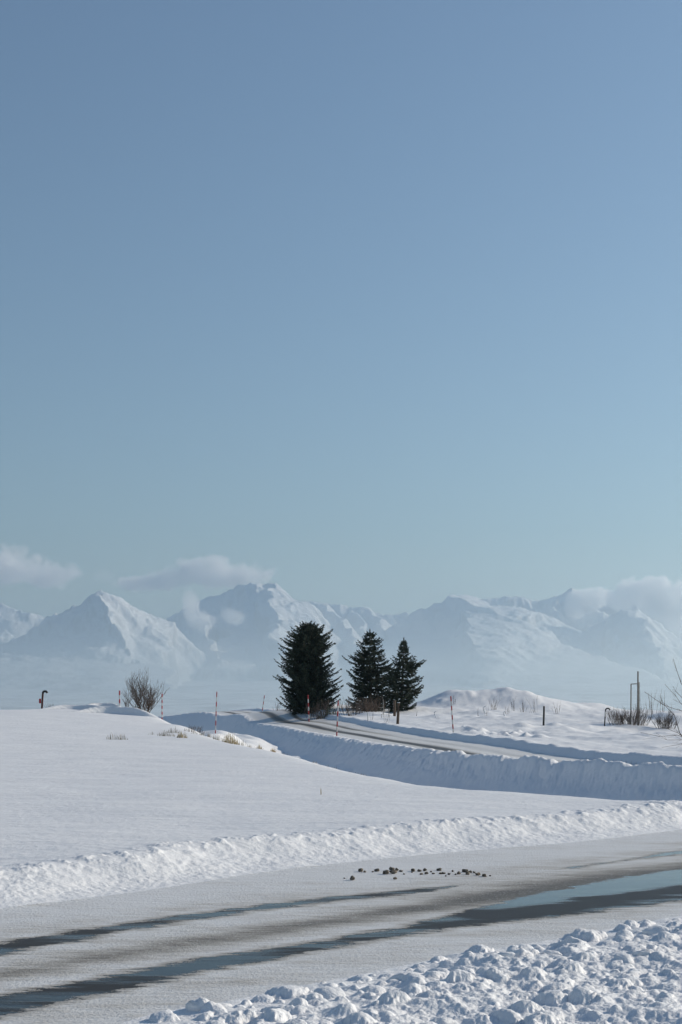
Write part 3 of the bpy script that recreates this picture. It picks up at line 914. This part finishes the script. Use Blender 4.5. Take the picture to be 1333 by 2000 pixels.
SNOW_CLODS = [clod_mesh('snow_clod', 100 + k, M_BANK, 3, 0.26, 0.72, 3) for k in range(8)]
for k, (cx, cy, r) in enumerate(lump_objs):
    o = link(bpy.data.objects.new('snow_clod', SNOW_CLODS[k % 8]), bank_o)
    o.location = (cx, cy, gz(cx, cy) - r * 0.08)
    o.rotation_euler = (random.uniform(-0.4, 0.4), random.uniform(-0.4, 0.4), random.uniform(0, 6.28))
    r *= 0.82
    o.scale = (r * random.uniform(0.9, 1.3), r * random.uniform(0.85, 1.1), r * random.uniform(0.6, 0.9))

# ------------------------------------------------------------------ mud clods on the road edge
ORD = ['', 'first', 'second', 'third', 'fourth', 'fifth', 'sixth', 'seventh', 'eighth', 'ninth', 'tenth', 'eleventh', 'twelfth', 'thirteenth', 'fourteenth', 'fifteenth', 'sixteenth', 'seventeenth', 'eighteenth', 'nineteenth'] + ['twenty-' + q for q in ('zeroth', 'first', 'second', 'third', 'fourth', 'fifth', 'sixth', 'seventh', 'eighth', 'ninth')] + ['thirtieth'] + ['thirty-' + q for q in ('first', 'second', 'third', 'fourth', 'fifth', 'sixth', 'seventh', 'eighth')]
ORD[20] = 'twentieth'
MUD_CLODS = [clod_mesh('mud_clod', 300 + k, M_MUD, 2, 0.5, 0.7) for k in range(6)]
MUD = [(190, 122, 25, 'brown mud clod at the left end of the row on the road edge'), (220, 135, 12, None), (320, 122, 22, 'upright brown mud clod second from the left in the row'), (285, 135, 10, None),
       (440, 112, 22, 'tall dark mud clod topping the densest heap in the row'), (480, 120, 18, None), (395, 140, 30, 'long flat mud clod at the front of the densest heap'), (455, 140, 25, None), (515, 130, 15, None),
       (615, 122, 22, 'dark mud clod alone right of the densest heap'), (665, 127, 15, None), (710, 120, 18, None), (720, 147, 18, None), (680, 155, 12, None),
       (825, 118, 18, 'pale brown mud clod set apart at the back of the row'), (780, 150, 12, None), (860, 147, 15, None), (835, 150, 12, None), (935, 130, 12, None), (905, 155, 12, None), (880, 170, 8, None),
       (1040, 125, 25, 'broad dark mud clod in the right hand heap'), (1075, 135, 15, None), (985, 147, 18, None), (1055, 148, 22, None), (1110, 140, 13, None),
       (1140, 155, 20, 'rusty brown mud clod second from the right end of the row'), (1190, 165, 20, 'round dark mud clod at the right end of the row'), (1240, 168, 8, 'tiny mud crumb beyond the right end of the row'),
       (120, 190, 25, 'grey mud clod lying alone in front of the row at left'), (55, 188, 8, 'tiny mud crumb farthest left on the road edge'), (468, 190, 15, 'small dark mud clod alone in front of the middle of the row'), (540, 155, 10, None),
       (605, 140, 9, None), (760, 135, 9, None), (960, 158, 9, None)]
for k, (zx, zy, r, lab) in enumerate(MUD):
    px, py = 660 + zx / 4.166, 1670 + zy / 4.166
    D = CAM_Z * FPX / (py + r / 8 - HZ)
    cx = (px - 666.5) / FPX * D
    rr = r / 4.166 * D / FPX
    o = link(bpy.data.objects.new('mud_clod', MUD_CLODS[k % 6]))
    o.location = (cx, D, gz(cx, D) + rr * 0.5)
    o.rotation_euler = (0, 0, random.uniform(0, 6.28))
    o.scale = (rr * random.uniform(0.95, 1.3), rr * random.uniform(0.8, 1.1), rr * random.uniform(0.8, 1.05))
    rank = sum(1 for q in MUD if q[0] < zx) + 1
    tag(o, lab or 'small brown mud clod, %s from the left of the row on the road edge' % ORD[rank], 'mud clod', 'mud clods strewn along the road edge')

# ------------------------------------------------------------------ conifers
def spruce(label, px, D, H, prof, seed, lean=(0, 0), extra=(), tops=1, density=1.0, base_px=None):
    """prof: [(height fraction, left reach m, right reach m)]; a reach is blended round the stem."""
    random.seed(seed)
    bx = (px - 666.5) / FPX * D
    bz = gz(bx, D) - 0.05
    t = thing('spruce_tree', label, 'tree', (bx, D, bz), 0.0, 'spruces beyond the lane')
    hs_ = [p[0] for p in prof]; Ls = [p[1] for p in prof]; Rs = [p[2] for p in prof]
    trunk = MB()
    def axis(f): return Vector((lean[0] * f, lean[1] * f, H * f))
    trunk.tube([axis(k / 8.0) for k in range(9)], [0.16 * (1 - k / 8.2) + 0.008 for k in range(9)], 8)
    crown = MB()
    def twig(a, d, ln, r):
        crown.spindle(a, a + d * ln, r)
    def bough(f, az, L, droop, rise):
        base = axis(f)
        out = Vector((math.cos(az), math.sin(az), 0))
        side = Vector((-math.sin(az), math.cos(az), 0))
        n = max(5, int(L / 0.13))
        pts = []
        curl = random.uniform(-0.12, 0.12)
        for i in range(n + 1):
            u = i / n
            zoff = -droop * L * (u ** 0.8) + (droop * 0.9 + rise) * L * u ** 2.6
            pts.append(base + out * (L * u) + side * (curl * L * u * u) + Vector((0, 0, zoff)))
        trunk.tube(pts[:: max(1, n // 4)] + [pts[-1]], [0.035 * (1 - i / 6.0) + 0.006 for i in range(len(pts[:: max(1, n // 4)]) + 1)], 3, False)
        for i in range(1, n + 1):
            u = i / n
            if u < 0.12: continue
            d = (pts[i] - pts[i - 1]).normalized()
            w = (0.16 + 0.34 * min(1, (1 - u) * 1.7 + 0.12)) * min(1.0, 0.45 + L * 0.35)
            for s_ in (-1, 1):
                dirn = (d * 0.75 + side * s_ * random.uniform(0.7, 1.15) + Vector((0, 0, random.uniform(-0.45, 0.12)))).normalized()
                ln = w * random.uniform(0.75, 1.3)
                twig(pts[i], dirn, ln, random.uniform(0.035, 0.06))
                if ln > 0.22:
                    mid = pts[i] + dirn * ln * 0.5
                    for q in range(2):
                        d2 = (dirn + side * random.uniform(-0.7, 0.7) + Vector((random.uniform(-0.4, 0.4), random.uniform(-0.4, 0.4), random.uniform(-0.75, 0.25)))).normalized()
                        twig(mid, d2, ln * random.uniform(0.5, 0.85), random.uniform(0.03, 0.05))
            if random.random() < 0.5:
                twig(pts[i], (d + Vector((0, 0, random.uniform(0.3, 0.8)))).normalized(), random.uniform(0.12, 0.22), 0.035)
        twig(pts[-1], (pts[-1] - pts[-2]).normalized(), 0.22, 0.05)
    f = 0.015
    while f < 0.985:
        L0, R0 = np.interp(f, hs_, Ls), np.interp(f, hs_, Rs)
        nb = int((9 if f < 0.75 else 7) * density)
        a0 = random.uniform(0, 6.28)
        for k in range(nb):
            az = a0 + 6.283 * k / nb + random.uniform(-0.3, 0.3)
            c = 0.5 + 0.5 * math.cos(az)
            L = (R0 * c + L0 * (1 - c)) * random.choice((1.0, 0.92, 1.06, 0.8, 0.55, 1.16, 1.28, 0.7)) * random.uniform(0.88, 1.06)
            if L < 0.08: L = 0.08
            bough(min(0.99, f + random.uniform(-0.012, 0.012)), az, L, random.uniform(0.16, 0.36) * (1 - f * 0.8), random.uniform(0.10, 0.3) + 0.55 * max(0, f - 0.72))
        f += (0.034 if f < 0.8 else 0.024) * 8.0 / H * 0.92 / max(0.7, density)
    for fe, az, L in extra:
        for q in range(2):
            bough(fe + q * 0.012, az + random.uniform(-0.12, 0.12), L * (1 - 0.12 * q), 0.10, 0.20)
    for k in range(tops):
        o_ = Vector((random.uniform(-0.35, 0.35), random.uniform(-0.3, 0.3), 0)) if k else Vector((0, 0, 0))
        top = axis(0.93) + o_
        for q in range(9):
            p = top + Vector((0, 0, 0.07 * q))
            for r_ in range(4):
                a = random.uniform(0, 6.28)
                twig(p, Vector((math.cos(a) * (1 - q / 10), math.sin(a) * (1 - q / 10), 0.8)).normalized(), 0.17, 0.03)
    trunk.build('trunk', M_BARK, t)
    crown.build('crown', M_NEEDLE, t)
    return t

m140 = 140.0 / FPX
def prof_px(rows, total, D):
    k = D / FPX
    return [(h / total, l * k, r * k) for h, l, r in rows]

spruce('broad dense dark spruce, largest of the three, left of the others', 602, 140, 172 * m140,
       prof_px([(0, 40, 42), (12, 47, 52), (35, 46, 56), (55, 48, 54), (78, 46, 44), (95, 50, 42), (112, 44, 36), (130, 42, 46), (146, 30, 39), (158, 22, 26), (168, 13, 15), (172, 6, 7)], 172, 140),
       21, extra=[(0.33, math.pi, 3.2), (0.62, math.pi - 0.3, 2.35), (0.74, 0.1, 2.2), (0.80, 0.2, 2.0), (0.17, 0.0, 2.85)], tops=4, density=1.25)
spruce('tall pointed dark spruce in the middle, with open layered boughs', 723, 141, 158 * m140,
       prof_px([(0, 34, 36), (12, 42, 48), (35, 40, 54), (55, 42, 58), (72, 32, 52), (90, 42, 38), (100, 42, 30), (115, 24, 22), (132, 17, 22), (145, 11, 14), (155, 5, 6), (158, 2, 2)], 158, 141),
       33, extra=[(0.63, math.pi, 1.95), (0.28, math.pi, 2.1), (0.86, 0.2, 1.05)], density=0.85)
spruce('smaller dark spruce on the right with one long bough reaching right', 784, 137, 139 * 137 / FPX,
       prof_px([(0, 26, 18), (10, 32, 32), (30, 36, 36), (50, 36, 36), (66, 34, 32), (82, 26, 32), (100, 18, 22), (114, 10, 12), (128, 4, 5), (139, 2, 2)], 139, 137),
       47, lean=(0.25, 0), extra=[(0.64, 0.05, 2.05), (0.60, 0.1, 1.7), (0.22, 0.0, 1.75)], density=0.8)

# ------------------------------------------------------------------ bare shrubs, brush, dry grass
def grow(mb, p, d, ln, r, depth, spread, up, sides=3):
    n = 4
    pts = [p]
    for i in range(n):
        d = (d + Vector((random.uniform(-1, 1), random.uniform(-1, 1), random.uniform(-0.6, 1))) * 0.10 + Vector((0, 0, up * 0.05))).normalized()
        pts.append(pts[-1] + d * (ln / n))
    mb.tube(pts, [r * (1 - 0.5 * i / n) for i in range(n + 1)], sides if depth < 2 else 4, False)
    if depth <= 0: return
    for k in range(random.choice((2, 3, 3)) + (1 if depth >= 2 else 0)):
        q = pts[random.choice((2, 3, 4))] if k else pts[-1]
        a = Vector((random.uniform(-1, 1), random.uniform(-1, 1), random.uniform(-0.3, 0.9)))
        grow(mb, q, (d + a * spread).normalized(), ln * random.uniform(0.55, 0.8), r * 0.66, depth - 1, spread, up, sides)

def shrub(name, label, cat, px, D, h, stems, width, depth, m, seed, group=None, r0=0.014, spread=0.6, rx=0.12):
    random.seed(seed)
    bx = (px - 666.5) / FPX * D
    t = thing(name, label, cat, (bx, D, gz(bx, D) - 0.03), 0.0, group)
    single = D < 80 and stems <= 30
    per = 1 if single else stems
    for g in range(0, stems, per):
        mb = MB()
        for k in range(g, min(stems, g + per)):
            a = random.uniform(0, 6.28)
            tilt = width * random.uniform(0.15, 1.0)
            d = Vector((math.cos(a) * tilt, math.sin(a) * tilt * 0.7, 1)).normalized()
            tall = random.choice((0.55, 0.8, 1.0, 1.25))
            sc = tall * {0: 1.0, 1: 0.62, 2: 0.46, 3: 0.38}[depth]
            grow(mb, Vector((math.cos(a) * rx * random.random(), math.sin(a) * rx * random.random(), 0)), d, h * sc * random.uniform(0.75, 1.1), r0 * random.uniform(0.7, 1.1), depth, spread, 1.0)
        o = mb.build('stem' if single else 'twigs', m, t)
        if not single: o['kind'] = 'stuff'
    return t

def tuft(name, label, cat, px, D, h, n, rx, m, seed, group=None, ry=None, wmm=6.0, bend=0.5):
    random.seed(seed)
    bx = (px - 666.5) / FPX * D
    z0 = gz(bx, D)
    t = thing(name, label, cat, (bx, D, z0 - 0.02), 0.0, group)
    mb = MB()
    xs = np.array([random.uniform(-1, 1) * rx for _ in range(n)]); ys = np.array([random.uniform(-1, 1) * (ry or rx * 0.6) for _ in range(n)])
    zz = ground(bx + xs, D + ys) - z0
    for k in range(n):
        a = Vector((xs[k], ys[k], zz[k]))
        hh = h * random.uniform(0.5, 1.35) * (1.0 - 0.65 * (xs[k] / rx) ** 2)
        an = random.uniform(0, 6.28); b = random.uniform(0.1, bend)
        o = Vector((math.cos(an), math.sin(an), 0)) * hh * b
        mb.blade(a, a + o * 0.35 + Vector((0, 0, hh * 0.6)), a + o + Vector((0, 0, hh)), wmm / 1000.0, (math.cos(an + 1.3), math.sin(an + 1.3), 0))
    mb.build('blade', m, t)['kind'] = 'stuff'
    return t

shrub('bare_shrub', 'large round leafless shrub beside the end of the left ridge', 'shrub', 281, 67, 1.75, 30, 1.05, 3, M_TWIG, 5, r0=0.019, spread=0.75, rx=0.2)
shrub('bare_shrub', 'sparse low twigs left of the large round leafless shrub', 'shrub', 249, 66, 0.75, 7, 0.6, 2, M_TWIG, 6, r0=0.01)
shrub('bare_shrub', 'tiny dark twiggy shrub beside the hooked pipe on the left ridge', 'shrub', 98, 66, 0.28, 14, 0.9, 1, M_TWIG, 7, r0=0.008, rx=0.3)
shrub('bare_shrub', 'low reddish brown shrub on the snowy knoll beside the red and white pole', 'shrub', 377, 62, 0.52, 26, 0.45, 2, M_REDTWIG, 8, r0=0.009, rx=0.5)
shrub('bare_shrub', 'grey brown brush at the foot of the broad spruce', 'shrub', 622, 132, 1.55, 44, 0.5, 2, M_REDTWIG, 9, r0=0.017, rx=1.0)
tuft('dry_grass', 'ochre dry grass under the right side of the broad spruce', 'dry grass', 640, 133, 0.75, 150, 0.9, M_OLIVE, 10, wmm=16)
shrub('bare_shrub', 'dark twiggy thicket leaning left between the spruces', 'shrub', 684, 128, 1.35, 40, 0.75, 2, M_TWIG, 11, r0=0.016, rx=1.1)
shrub('bare_shrub', 'brown brush at the foot of the tall pointed spruce', 'shrub', 722, 132, 1.6, 60, 0.5, 2, M_REDTWIG, 12, r0=0.019, rx=1.5)
shrub('bare_shrub', 'sparse twigs at the left foot of the broad spruce', 'shrub', 542, 146, 0.9, 9, 0.7, 1, M_TWIG, 13, r0=0.014, rx=0.6)
shrub('bare_sapling', 'leafless sapling top showing between the two right hand spruces', 'sapling', 765, 143, 5.3, 3, 0.10, 2, M_TWIG, 14, r0=0.035, spread=0.32)
shrub('bare_shrub', 'dense dark brush around the steel frame at right', 'shrub', 1234, 110, 1.25, 110, 0.8, 2, M_TWIG, 15, r0=0.014, rx=1.5)
shrub('bare_shrub', 'slanting pale brush left of the steel frame', 'shrub', 1205, 109, 1.15, 34, 0.8, 2, M_REDTWIG, 16, r0=0.012, rx=0.6)
shrub('bare_shrub', 'dark shrub half buried in the drift at the right edge', 'shrub', 1302, 109, 1.1, 70, 0.8, 2, M_TWIG, 17, r0=0.014, rx=0.7)
shrub('tall_weeds', 'tall feathery dead weeds right of the steel frame', 'weeds', 1278, 124, 2.2, 16, 0.30, 1, M_REDTWIG, 18, r0=0.014, spread=0.16, rx=1.4)
shrub('tall_weeds', 'two tall dead weed stalks at the right edge beyond the drift', 'weeds', 1297, 126, 3.0, 3, 0.12, 1, M_TWIG, 19, r0=0.014, spread=0.14, rx=0.3)
shrub('bare_shrub', 'dark twiggy weeds standing in the ditch below the lane', 'shrub', 592, 46, 0.62, 8, 0.5, 2, M_TWIG, 20, r0=0.008, rx=0.35)

for i, (px, D, h, n, rx, m, lab, w) in enumerate([
        (222, 44, 0.21, 46, 0.22, M_GREYGRASS, 'left of two grey grass tufts poking through the open field', 5),
        (240, 44, 0.20, 36, 0.16, M_GREYGRASS, 'right of two grey grass tufts poking through the open field', 5),
        (325, 47, 0.20, 90, 0.28, M_GREYGRASS, 'flat grey brown grass patch at the field edge left of the yellow tuft', 5),
        (356, 46, 0.21, 90, 0.16, M_STRAW, 'yellowish grass tuft below the knoll with the reddish shrub', 6),
        (388, 50, 0.16, 40, 0.25, M_GREYGRASS, 'thin grey grass on the snow right of the yellow tuft', 4),
        (452, 45, 0.32, 150, 0.26, M_STRAW, 'tall blond grass tuft, largest along the ditch lip', 6),
        (476, 44, 0.22, 50, 0.24, M_GREYGRASS, 'greyish weeds between the blond and tan tufts', 5),
        (508, 42, 0.18, 90, 0.11, M_STRAW, 'small tan grass tuft on the ditch lip', 6),
        (535, 40.5, 0.17, 100, 0.09, M_ORANGE, 'small orange brown grass tuft on the ditch lip', 6),
        (620, 35.2, 0.10, 22, 0.14, M_ORANGE, 'short reddish grass on the ditch lip below the dark weeds', 4),
        (660, 32.4, 0.10, 30, 0.30, M_GREYGRASS, 'short sparse grass farther along the ditch lip', 4),
        (730, 29.2, 0.09, 40, 0.5, M_GREYGRASS, 'scattered short grass on the ditch lip at mid width', 4),
        (890, 24.9, 0.12, 14, 0.07, M_REDTWIG, 'tiny dark weed on the ditch lip right of centre', 3),
        (628, 21.5, 0.17, 3, 0.03, M_ORANGE, 'single thin grass stalk in the smooth snow field', 3),
        (300, 48, 0.13, 26, 0.20, M_GREYGRASS, 'faint thin grass left of the flat grey brown patch', 4),
        (340, 49.5, 0.20, 60, 0.22, M_GREYGRASS, 'dense grey grass just left above the yellowish tuft', 5),
        (372, 52, 0.22, 50, 0.22, M_REDTWIG, 'reddish dry grass at the foot of the knoll shrub', 5),
        (408, 49.5, 0.17, 60, 0.30, M_GREYGRASS, 'low frosted grass in front of the tall thin pole', 5),
        (430, 47.5, 0.20, 60, 0.22, M_GREYGRASS, 'low frosted grass just left of the tall blond tuft', 5),
        (492, 43.2, 0.14, 40, 0.14, M_GREYGRASS, 'sparse grey grass just left of the small tan tuft', 5),
        (560, 38.6, 0.10, 26, 0.16, M_GREYGRASS, 'sparse short grass right of the orange brown tuft', 4),
        (210, 66.8, 0.16, 120, 0.42, M_OLIVE, 'olive grass patch under the overhanging drift on the left ridge', 8)]):
    tuft('grass_tuft', lab, 'grass tuft', px, D, h, n, rx, m, 60 + i, 'dry grass tufts poking through the snow', wmm=w)

for i, (px, D, h, n, dep, lab) in enumerate([
        (885, 158, 1.1, 8, 1, 'thin tan weeds at the left of the big snow mound'),
        (965, 152, 1.3, 16, 1, 'dense grey weeds on the shaded face of the big snow mound'),
        (1005, 153, 1.2, 9, 1, 'upright twigs right of the dense weeds on the big mound'),
        (1023, 152, 1.1, 12, 1, 'greenish grey weeds low on the big mound'),
        (1048, 150, 1.4, 6, 1, 'tall thin twigs on the right shoulder of the big mound'),
        (1088, 140, 1.5, 9, 1, 'spreading thin weeds right of the big mound'),
        (1040, 134, 0.8, 6, 1, 'small weeds in front of the big mound'),
        (990, 130, 0.7, 8, 1, 'short grey weeds in the middle of the snowy rise'),
        (936, 122, 0.75, 2, 0, 'single leaning twig left on the snowy rise'),
        (951, 121, 0.8, 4, 1, 'two twigs close together on the snowy rise'),
        (726, 116, 0.75, 4, 0, 'short upright twigs beside the lane left of the wooden post'),
        (756, 112, 0.5, 7, 1, 'thin weed at the foot of the wooden post'),
        (812, 128, 0.55, 3, 0, 'small bent twig on the snow right of the wooden post'),
        (1073, 39, 0.3, 8, 1, 'frosted weed in the ditch bottom right of centre'),
        (1108, 38, 0.34, 12, 1, 'pale frosted weed clump in the ditch bottom at right'),
        (1195, 38, 0.2, 10, 1, 'dark weeds in the lit snow of the ditch at far right'),
        (858, 30, 0.3, 3, 0, 'thin twig at the foot of the ditch below the lane')]):
    shrub('dead_weed', lab, 'weed', px, D, h, n, 0.35, dep, (M_TWIG, M_REDTWIG)[i % 2], 90 + i, 'dead weeds standing in the snow', r0=0.0085 * (D / 130 + 0.25), spread=0.3, rx=0.25 * D / 130)

# bent, snow-laden stalks on the rise
for px, D, h, lab in ((852, 118, 0.62, 'bent snow covered stalk near the red and white pole at right'), (987, 116, 0.55, 'short bent snow covered stalk on the snowy rise'), (950, 126, 1.0, 'tall crooked snow covered stalk below the big mound')):
    bx = (px - 666.5) / FPX * D
    t = thing('snowy_stalk', lab, 'stalk', (bx, D, gz(bx, D) - 0.05), 0.0, 'bent stalks coated in snow')
    mb = MB(); pts = [Vector((-0.10 * h * k + 0.32 * h * max(0, k - 2.2) ** 2 * 0.45, 0, h * (k / 4.0) ** 0.8)) for k in range(5)]
    mb.tube(pts, [0.03, 0.045, 0.05, 0.045, 0.02], 6); mb.build('stem', M_SNOW, t, True)

# branches reaching in from a shrub just outside the right edge
random.seed(77)
BD = 46.0
def wp(px, py, D=BD): return Vector(W(px, py, D))
tb = thing('bare_tree', 'thin leafless branches reaching in from the right edge of the picture', 'tree', (wp(1420, 0).x, BD, gz(wp(1420, 0).x, BD) - 0.05))
org = Vector(tb.location)
mb = MB()
mb.tube([Vector((0, 0, 0)), wp(1412, 1470) - org, wp(1405, 1400) - org, wp(1400, 1330) - org, wp(1390, 1260) - org], [0.05, 0.042, 0.034, 0.024, 0.01], 7)
mb.build('trunk', M_TWIG, tb, True)
for line, r in (([(1410, 1470), (1370, 1456), (1333, 1439), (1326, 1431), (1326, 1417), (1315, 1397), (1300, 1379), (1291, 1373), (1260, 1351)], 0.016),
                ([(1402, 1400), (1370, 1397), (1333, 1388), (1310, 1381), (1291, 1373)], 0.012),
                ([(1400, 1390), (1365, 1372), (1333, 1335), (1320, 1312), (1313, 1287)], 0.013),
                ([(1402, 1410), (1370, 1398), (1333, 1375), (1319, 1361), (1302, 1336)], 0.010),
                ([(1400, 1400), (1365, 1388), (1333, 1364), (1322, 1350), (1315, 1340)], 0.010),
                ([(1340, 1442), (1327, 1436), (1287, 1438), (1253, 1431)], 0.009),
                ([(1338, 1440), (1327, 1432), (1305, 1423)], 0.009),
                ([(1408, 1465), (1370, 1450), (1333, 1445), (1301, 1445), (1282, 1432)], 0.008),
                ([(1410, 1475), (1370, 1455), (1333, 1452), (1294, 1460)], 0.008),
                ([(1370, 1397), (1345, 1378), (1325, 1370), (1316, 1366)], 0.006)):
    mb = MB()
    pts = [wp(a, b) - org for a, b in line]
    pts = [p + Vector((0, random.uniform(-0.25, 0.25), 0)) if 0 < i else p for i, p in enumerate(pts)]
    mb.tube(pts, [r * (1 - 0.7 * i / len(pts)) for i in range(len(pts))], 5, False)
    for i in range(1, len(pts) - 1):
        for q in range(2):
            d = (pts[i + 1] - pts[i]).normalized() + Vector((random.uniform(-0.6, 0.6), random.uniform(-0.5, 0.5), random.uniform(-0.5, 0.7)))
            mb.tube([pts[i], pts[i] + d * random.uniform(0.12, 0.4)], [r * 0.35, 0.002], 3, False)
    mb.build('branch', M_TWIG, tb)

# ------------------------------------------------------------------ poles, posts, pipes
def snow_pole(label, px, D, hpx, lean_px=0.0, r=0.03, first_white=False, bands=8):
    bx = (px - 666.5) / FPX * D
    k = D / FPX
    t = thing('snow_pole', label, 'snow pole', (bx, D, gz(bx, D) - 0.06), 0.0, 'red and white snow poles along the lane')
    H = hpx * k + 0.06
    n = bands
    top = Vector((lean_px * k, 0, H))
    for i in range(n):
        a, b = top * (i / n), top * ((i + 1) / n)
        red = ((n - 1 - i) % 2 == 0)
        mb = MB(); mb.tube([a, b], [r if red else r * 0.985] * 2, 10)
        mb.build('red_band' if red else 'white_band', M_RED if red else M_WHITE, t)
    mb = MB(); mb.tube([top, top + Vector((0, 0, 0.03))], [r * 1.12, r * 0.7], 10); mb.build('cap', M_RED, t)
    return t

snow_pole('short red and white pole left of the large round shrub', 234, 65.5, 29, 0, 0.030, bands=4)
snow_pole('thin red and white pole right behind the large round shrub', 317, 66, 54, 0, 0.026, bands=10)
snow_pole('tall thin red and white pole beside the reddish shrub on the knoll', 421, 75, 81, 3, 0.026, bands=9)
snow_pole('thin pole leaning right at the far crest of the lane', 512, 165, 34, 5, 0.045, bands=6)
snow_pole('red and white pole in front of the broad spruce', 604, 128, 52, -2, 0.050, bands=7)
snow_pole('red and white pole on the near edge of the lane', 658, 93, 68, 3, 0.042, bands=7)
snow_pole('red and white pole leaning left on the far side of the lane', 886, 91, 70, -5, 0.040, bands=8)

def hooked_pipe(label, px, D, hpx, m, band):
    bx = (px - 666.5) / FPX * D; k = D / FPX
    t = thing('hooked_pipe', label, 'pipe', (bx, D, gz(bx, D) - 0.06), 0.0, 'pipes with hooked tops')
    H = hpx * k; r = 0.045; R = 4.2 * k
    lean = 2.2 * k
    mb = MB(); mb.tube([(0, 0, 0), (lean, 0, H - R)], [r, r], 10); mb.build('shaft', m, t, True)
    c = Vector((lean + R, 0, H - R))
    pts = [c + Vector((-R * math.cos(a), 0, R * math.sin(a))) for a in np.linspace(0, math.pi * 0.95, 12)]
    mb = MB(); mb.tube(pts, r * 1.12, 10); mb.build('hook', M_BLACK, t, True)
    if band == 'plate':
        mb = MB(); mb.box((-0.12, -0.02, H * 0.38), (-0.03, 0.02, H * 0.62)); mb.build('plate', M_RED, t)
    else:
        mb = MB(); mb.tube([(lean * 0.58, 0, H * 0.55), (lean * 0.85, 0, H * 0.85)], r * 1.06, 10); mb.build('white_band', M_WHITE, t, True)
    return t
hooked_pipe('dark red pipe with hooked top and small red plate on the left ridge', 82, 66, 38, M_RUST, 'plate')
hooked_pipe('black pipe with hooked top and white band left of the steel frame', 1181, 108, 36, M_BLACK, 'band')

def post(label, px, D, hpx, r, lean_px, m, cap=None):
    bx = (px - 666.5) / FPX * D; k = D / FPX
    t = thing('post', label, 'post', (bx, D, gz(bx, D) - 0.08), 0.0, 'short posts in the snow')
    H = hpx * k + 0.08; top = Vector((lean_px * k, 0, H))
    mb = MB(); mb.tube([(0, 0, 0), top * 0.5 + Vector((0.006, 0, 0)), top], [r, r * 0.98, r * 0.96], 9); mb.build('shaft', m, t)
    mb = MB(); mb.tube([top, top + Vector((0, 0, 0.04))], [r * 1.06, r * 0.85], 9); mb.build('cap', cap or m, t)
    return t
post('thick weathered wooden post in front of the smaller spruce', 777, 108, 41, 0.105, 2, M_WOOD, M_SNOW)
post('wooden post half hidden under the smaller spruce boughs', 771, 126, 30, 0.12, 0, M_WOOD)
post('thin dark post standing alone below the big snow mound', 1062, 106, 37, 0.07, 1, M_BLACK, M_STEEL)
post('thin pale stake under the boughs of the middle spruce', 749, 126, 28, 0.035, 0, M_STEEL)
post('short thin stake left of the half hidden wooden post', 760, 125, 16, 0.03, 0, M_STEEL)
post('short white stake at the lane side left of the wooden post', 719, 114, 17, 0.035, -1, M_WHITE)

# low wire hurdle under the spruces
t = thing('wire_hurdle', 'low thin wire hurdle in the snow beside the stakes', 'hurdle', (W(753, 0, 122)[0], 122, gz(W(753, 0, 122)[0], 122) - 0.05))
for xx in (-0.32, 0.32):
    mb = MB(); mb.tube([(xx, 0, 0), (xx, 0, 0.36)], 0.018, 6); mb.build('leg', M_STEEL, t)
for zz in (0.12, 0.34):
    mb = MB(); mb.tube([(-0.34, 0, zz), (0.34, 0, zz)], 0.013, 6); mb.build('rail', M_STEEL, t)

# steel frame at right
D = 110.0; k = D / FPX
bx = (1246 - 666.5) / FPX * D
t = thing('steel_frame', 'tall steel post with a lower two legged frame beside it', 'frame', (bx, D, gz(bx, D) - 0.1))
mb = MB(); mb.tube([(0, 0, 0), (0.02, 0, 107 * k)], 0.062, 10); mb.build('post', M_STEEL, t)
mb = MB(); mb.tube([(0.02, 0, 107 * k), (0.02, 0, 107 * k + 0.05)], 0.07, 10); mb.build('post_cap', M_STEEL, t)
mb = MB(); mb.tube([(-13 * k, 0.1, 0), (-12.4 * k, 0.1, 84 * k)], 0.045, 8); mb.build('leg', M_STEEL, t)
mb = MB(); mb.tube([(2.8 * k, 0.1, 0), (3.2 * k, 0.1, 87 * k)], 0.045, 8); mb.build('leg', M_STEEL, t)
mb = MB(); mb.tube([(-12.8 * k, 0.1, 83.5 * k), (4 * k, 0.1, 84.5 * k)], 0.035, 8); mb.build('crossbar', M_STEEL, t)
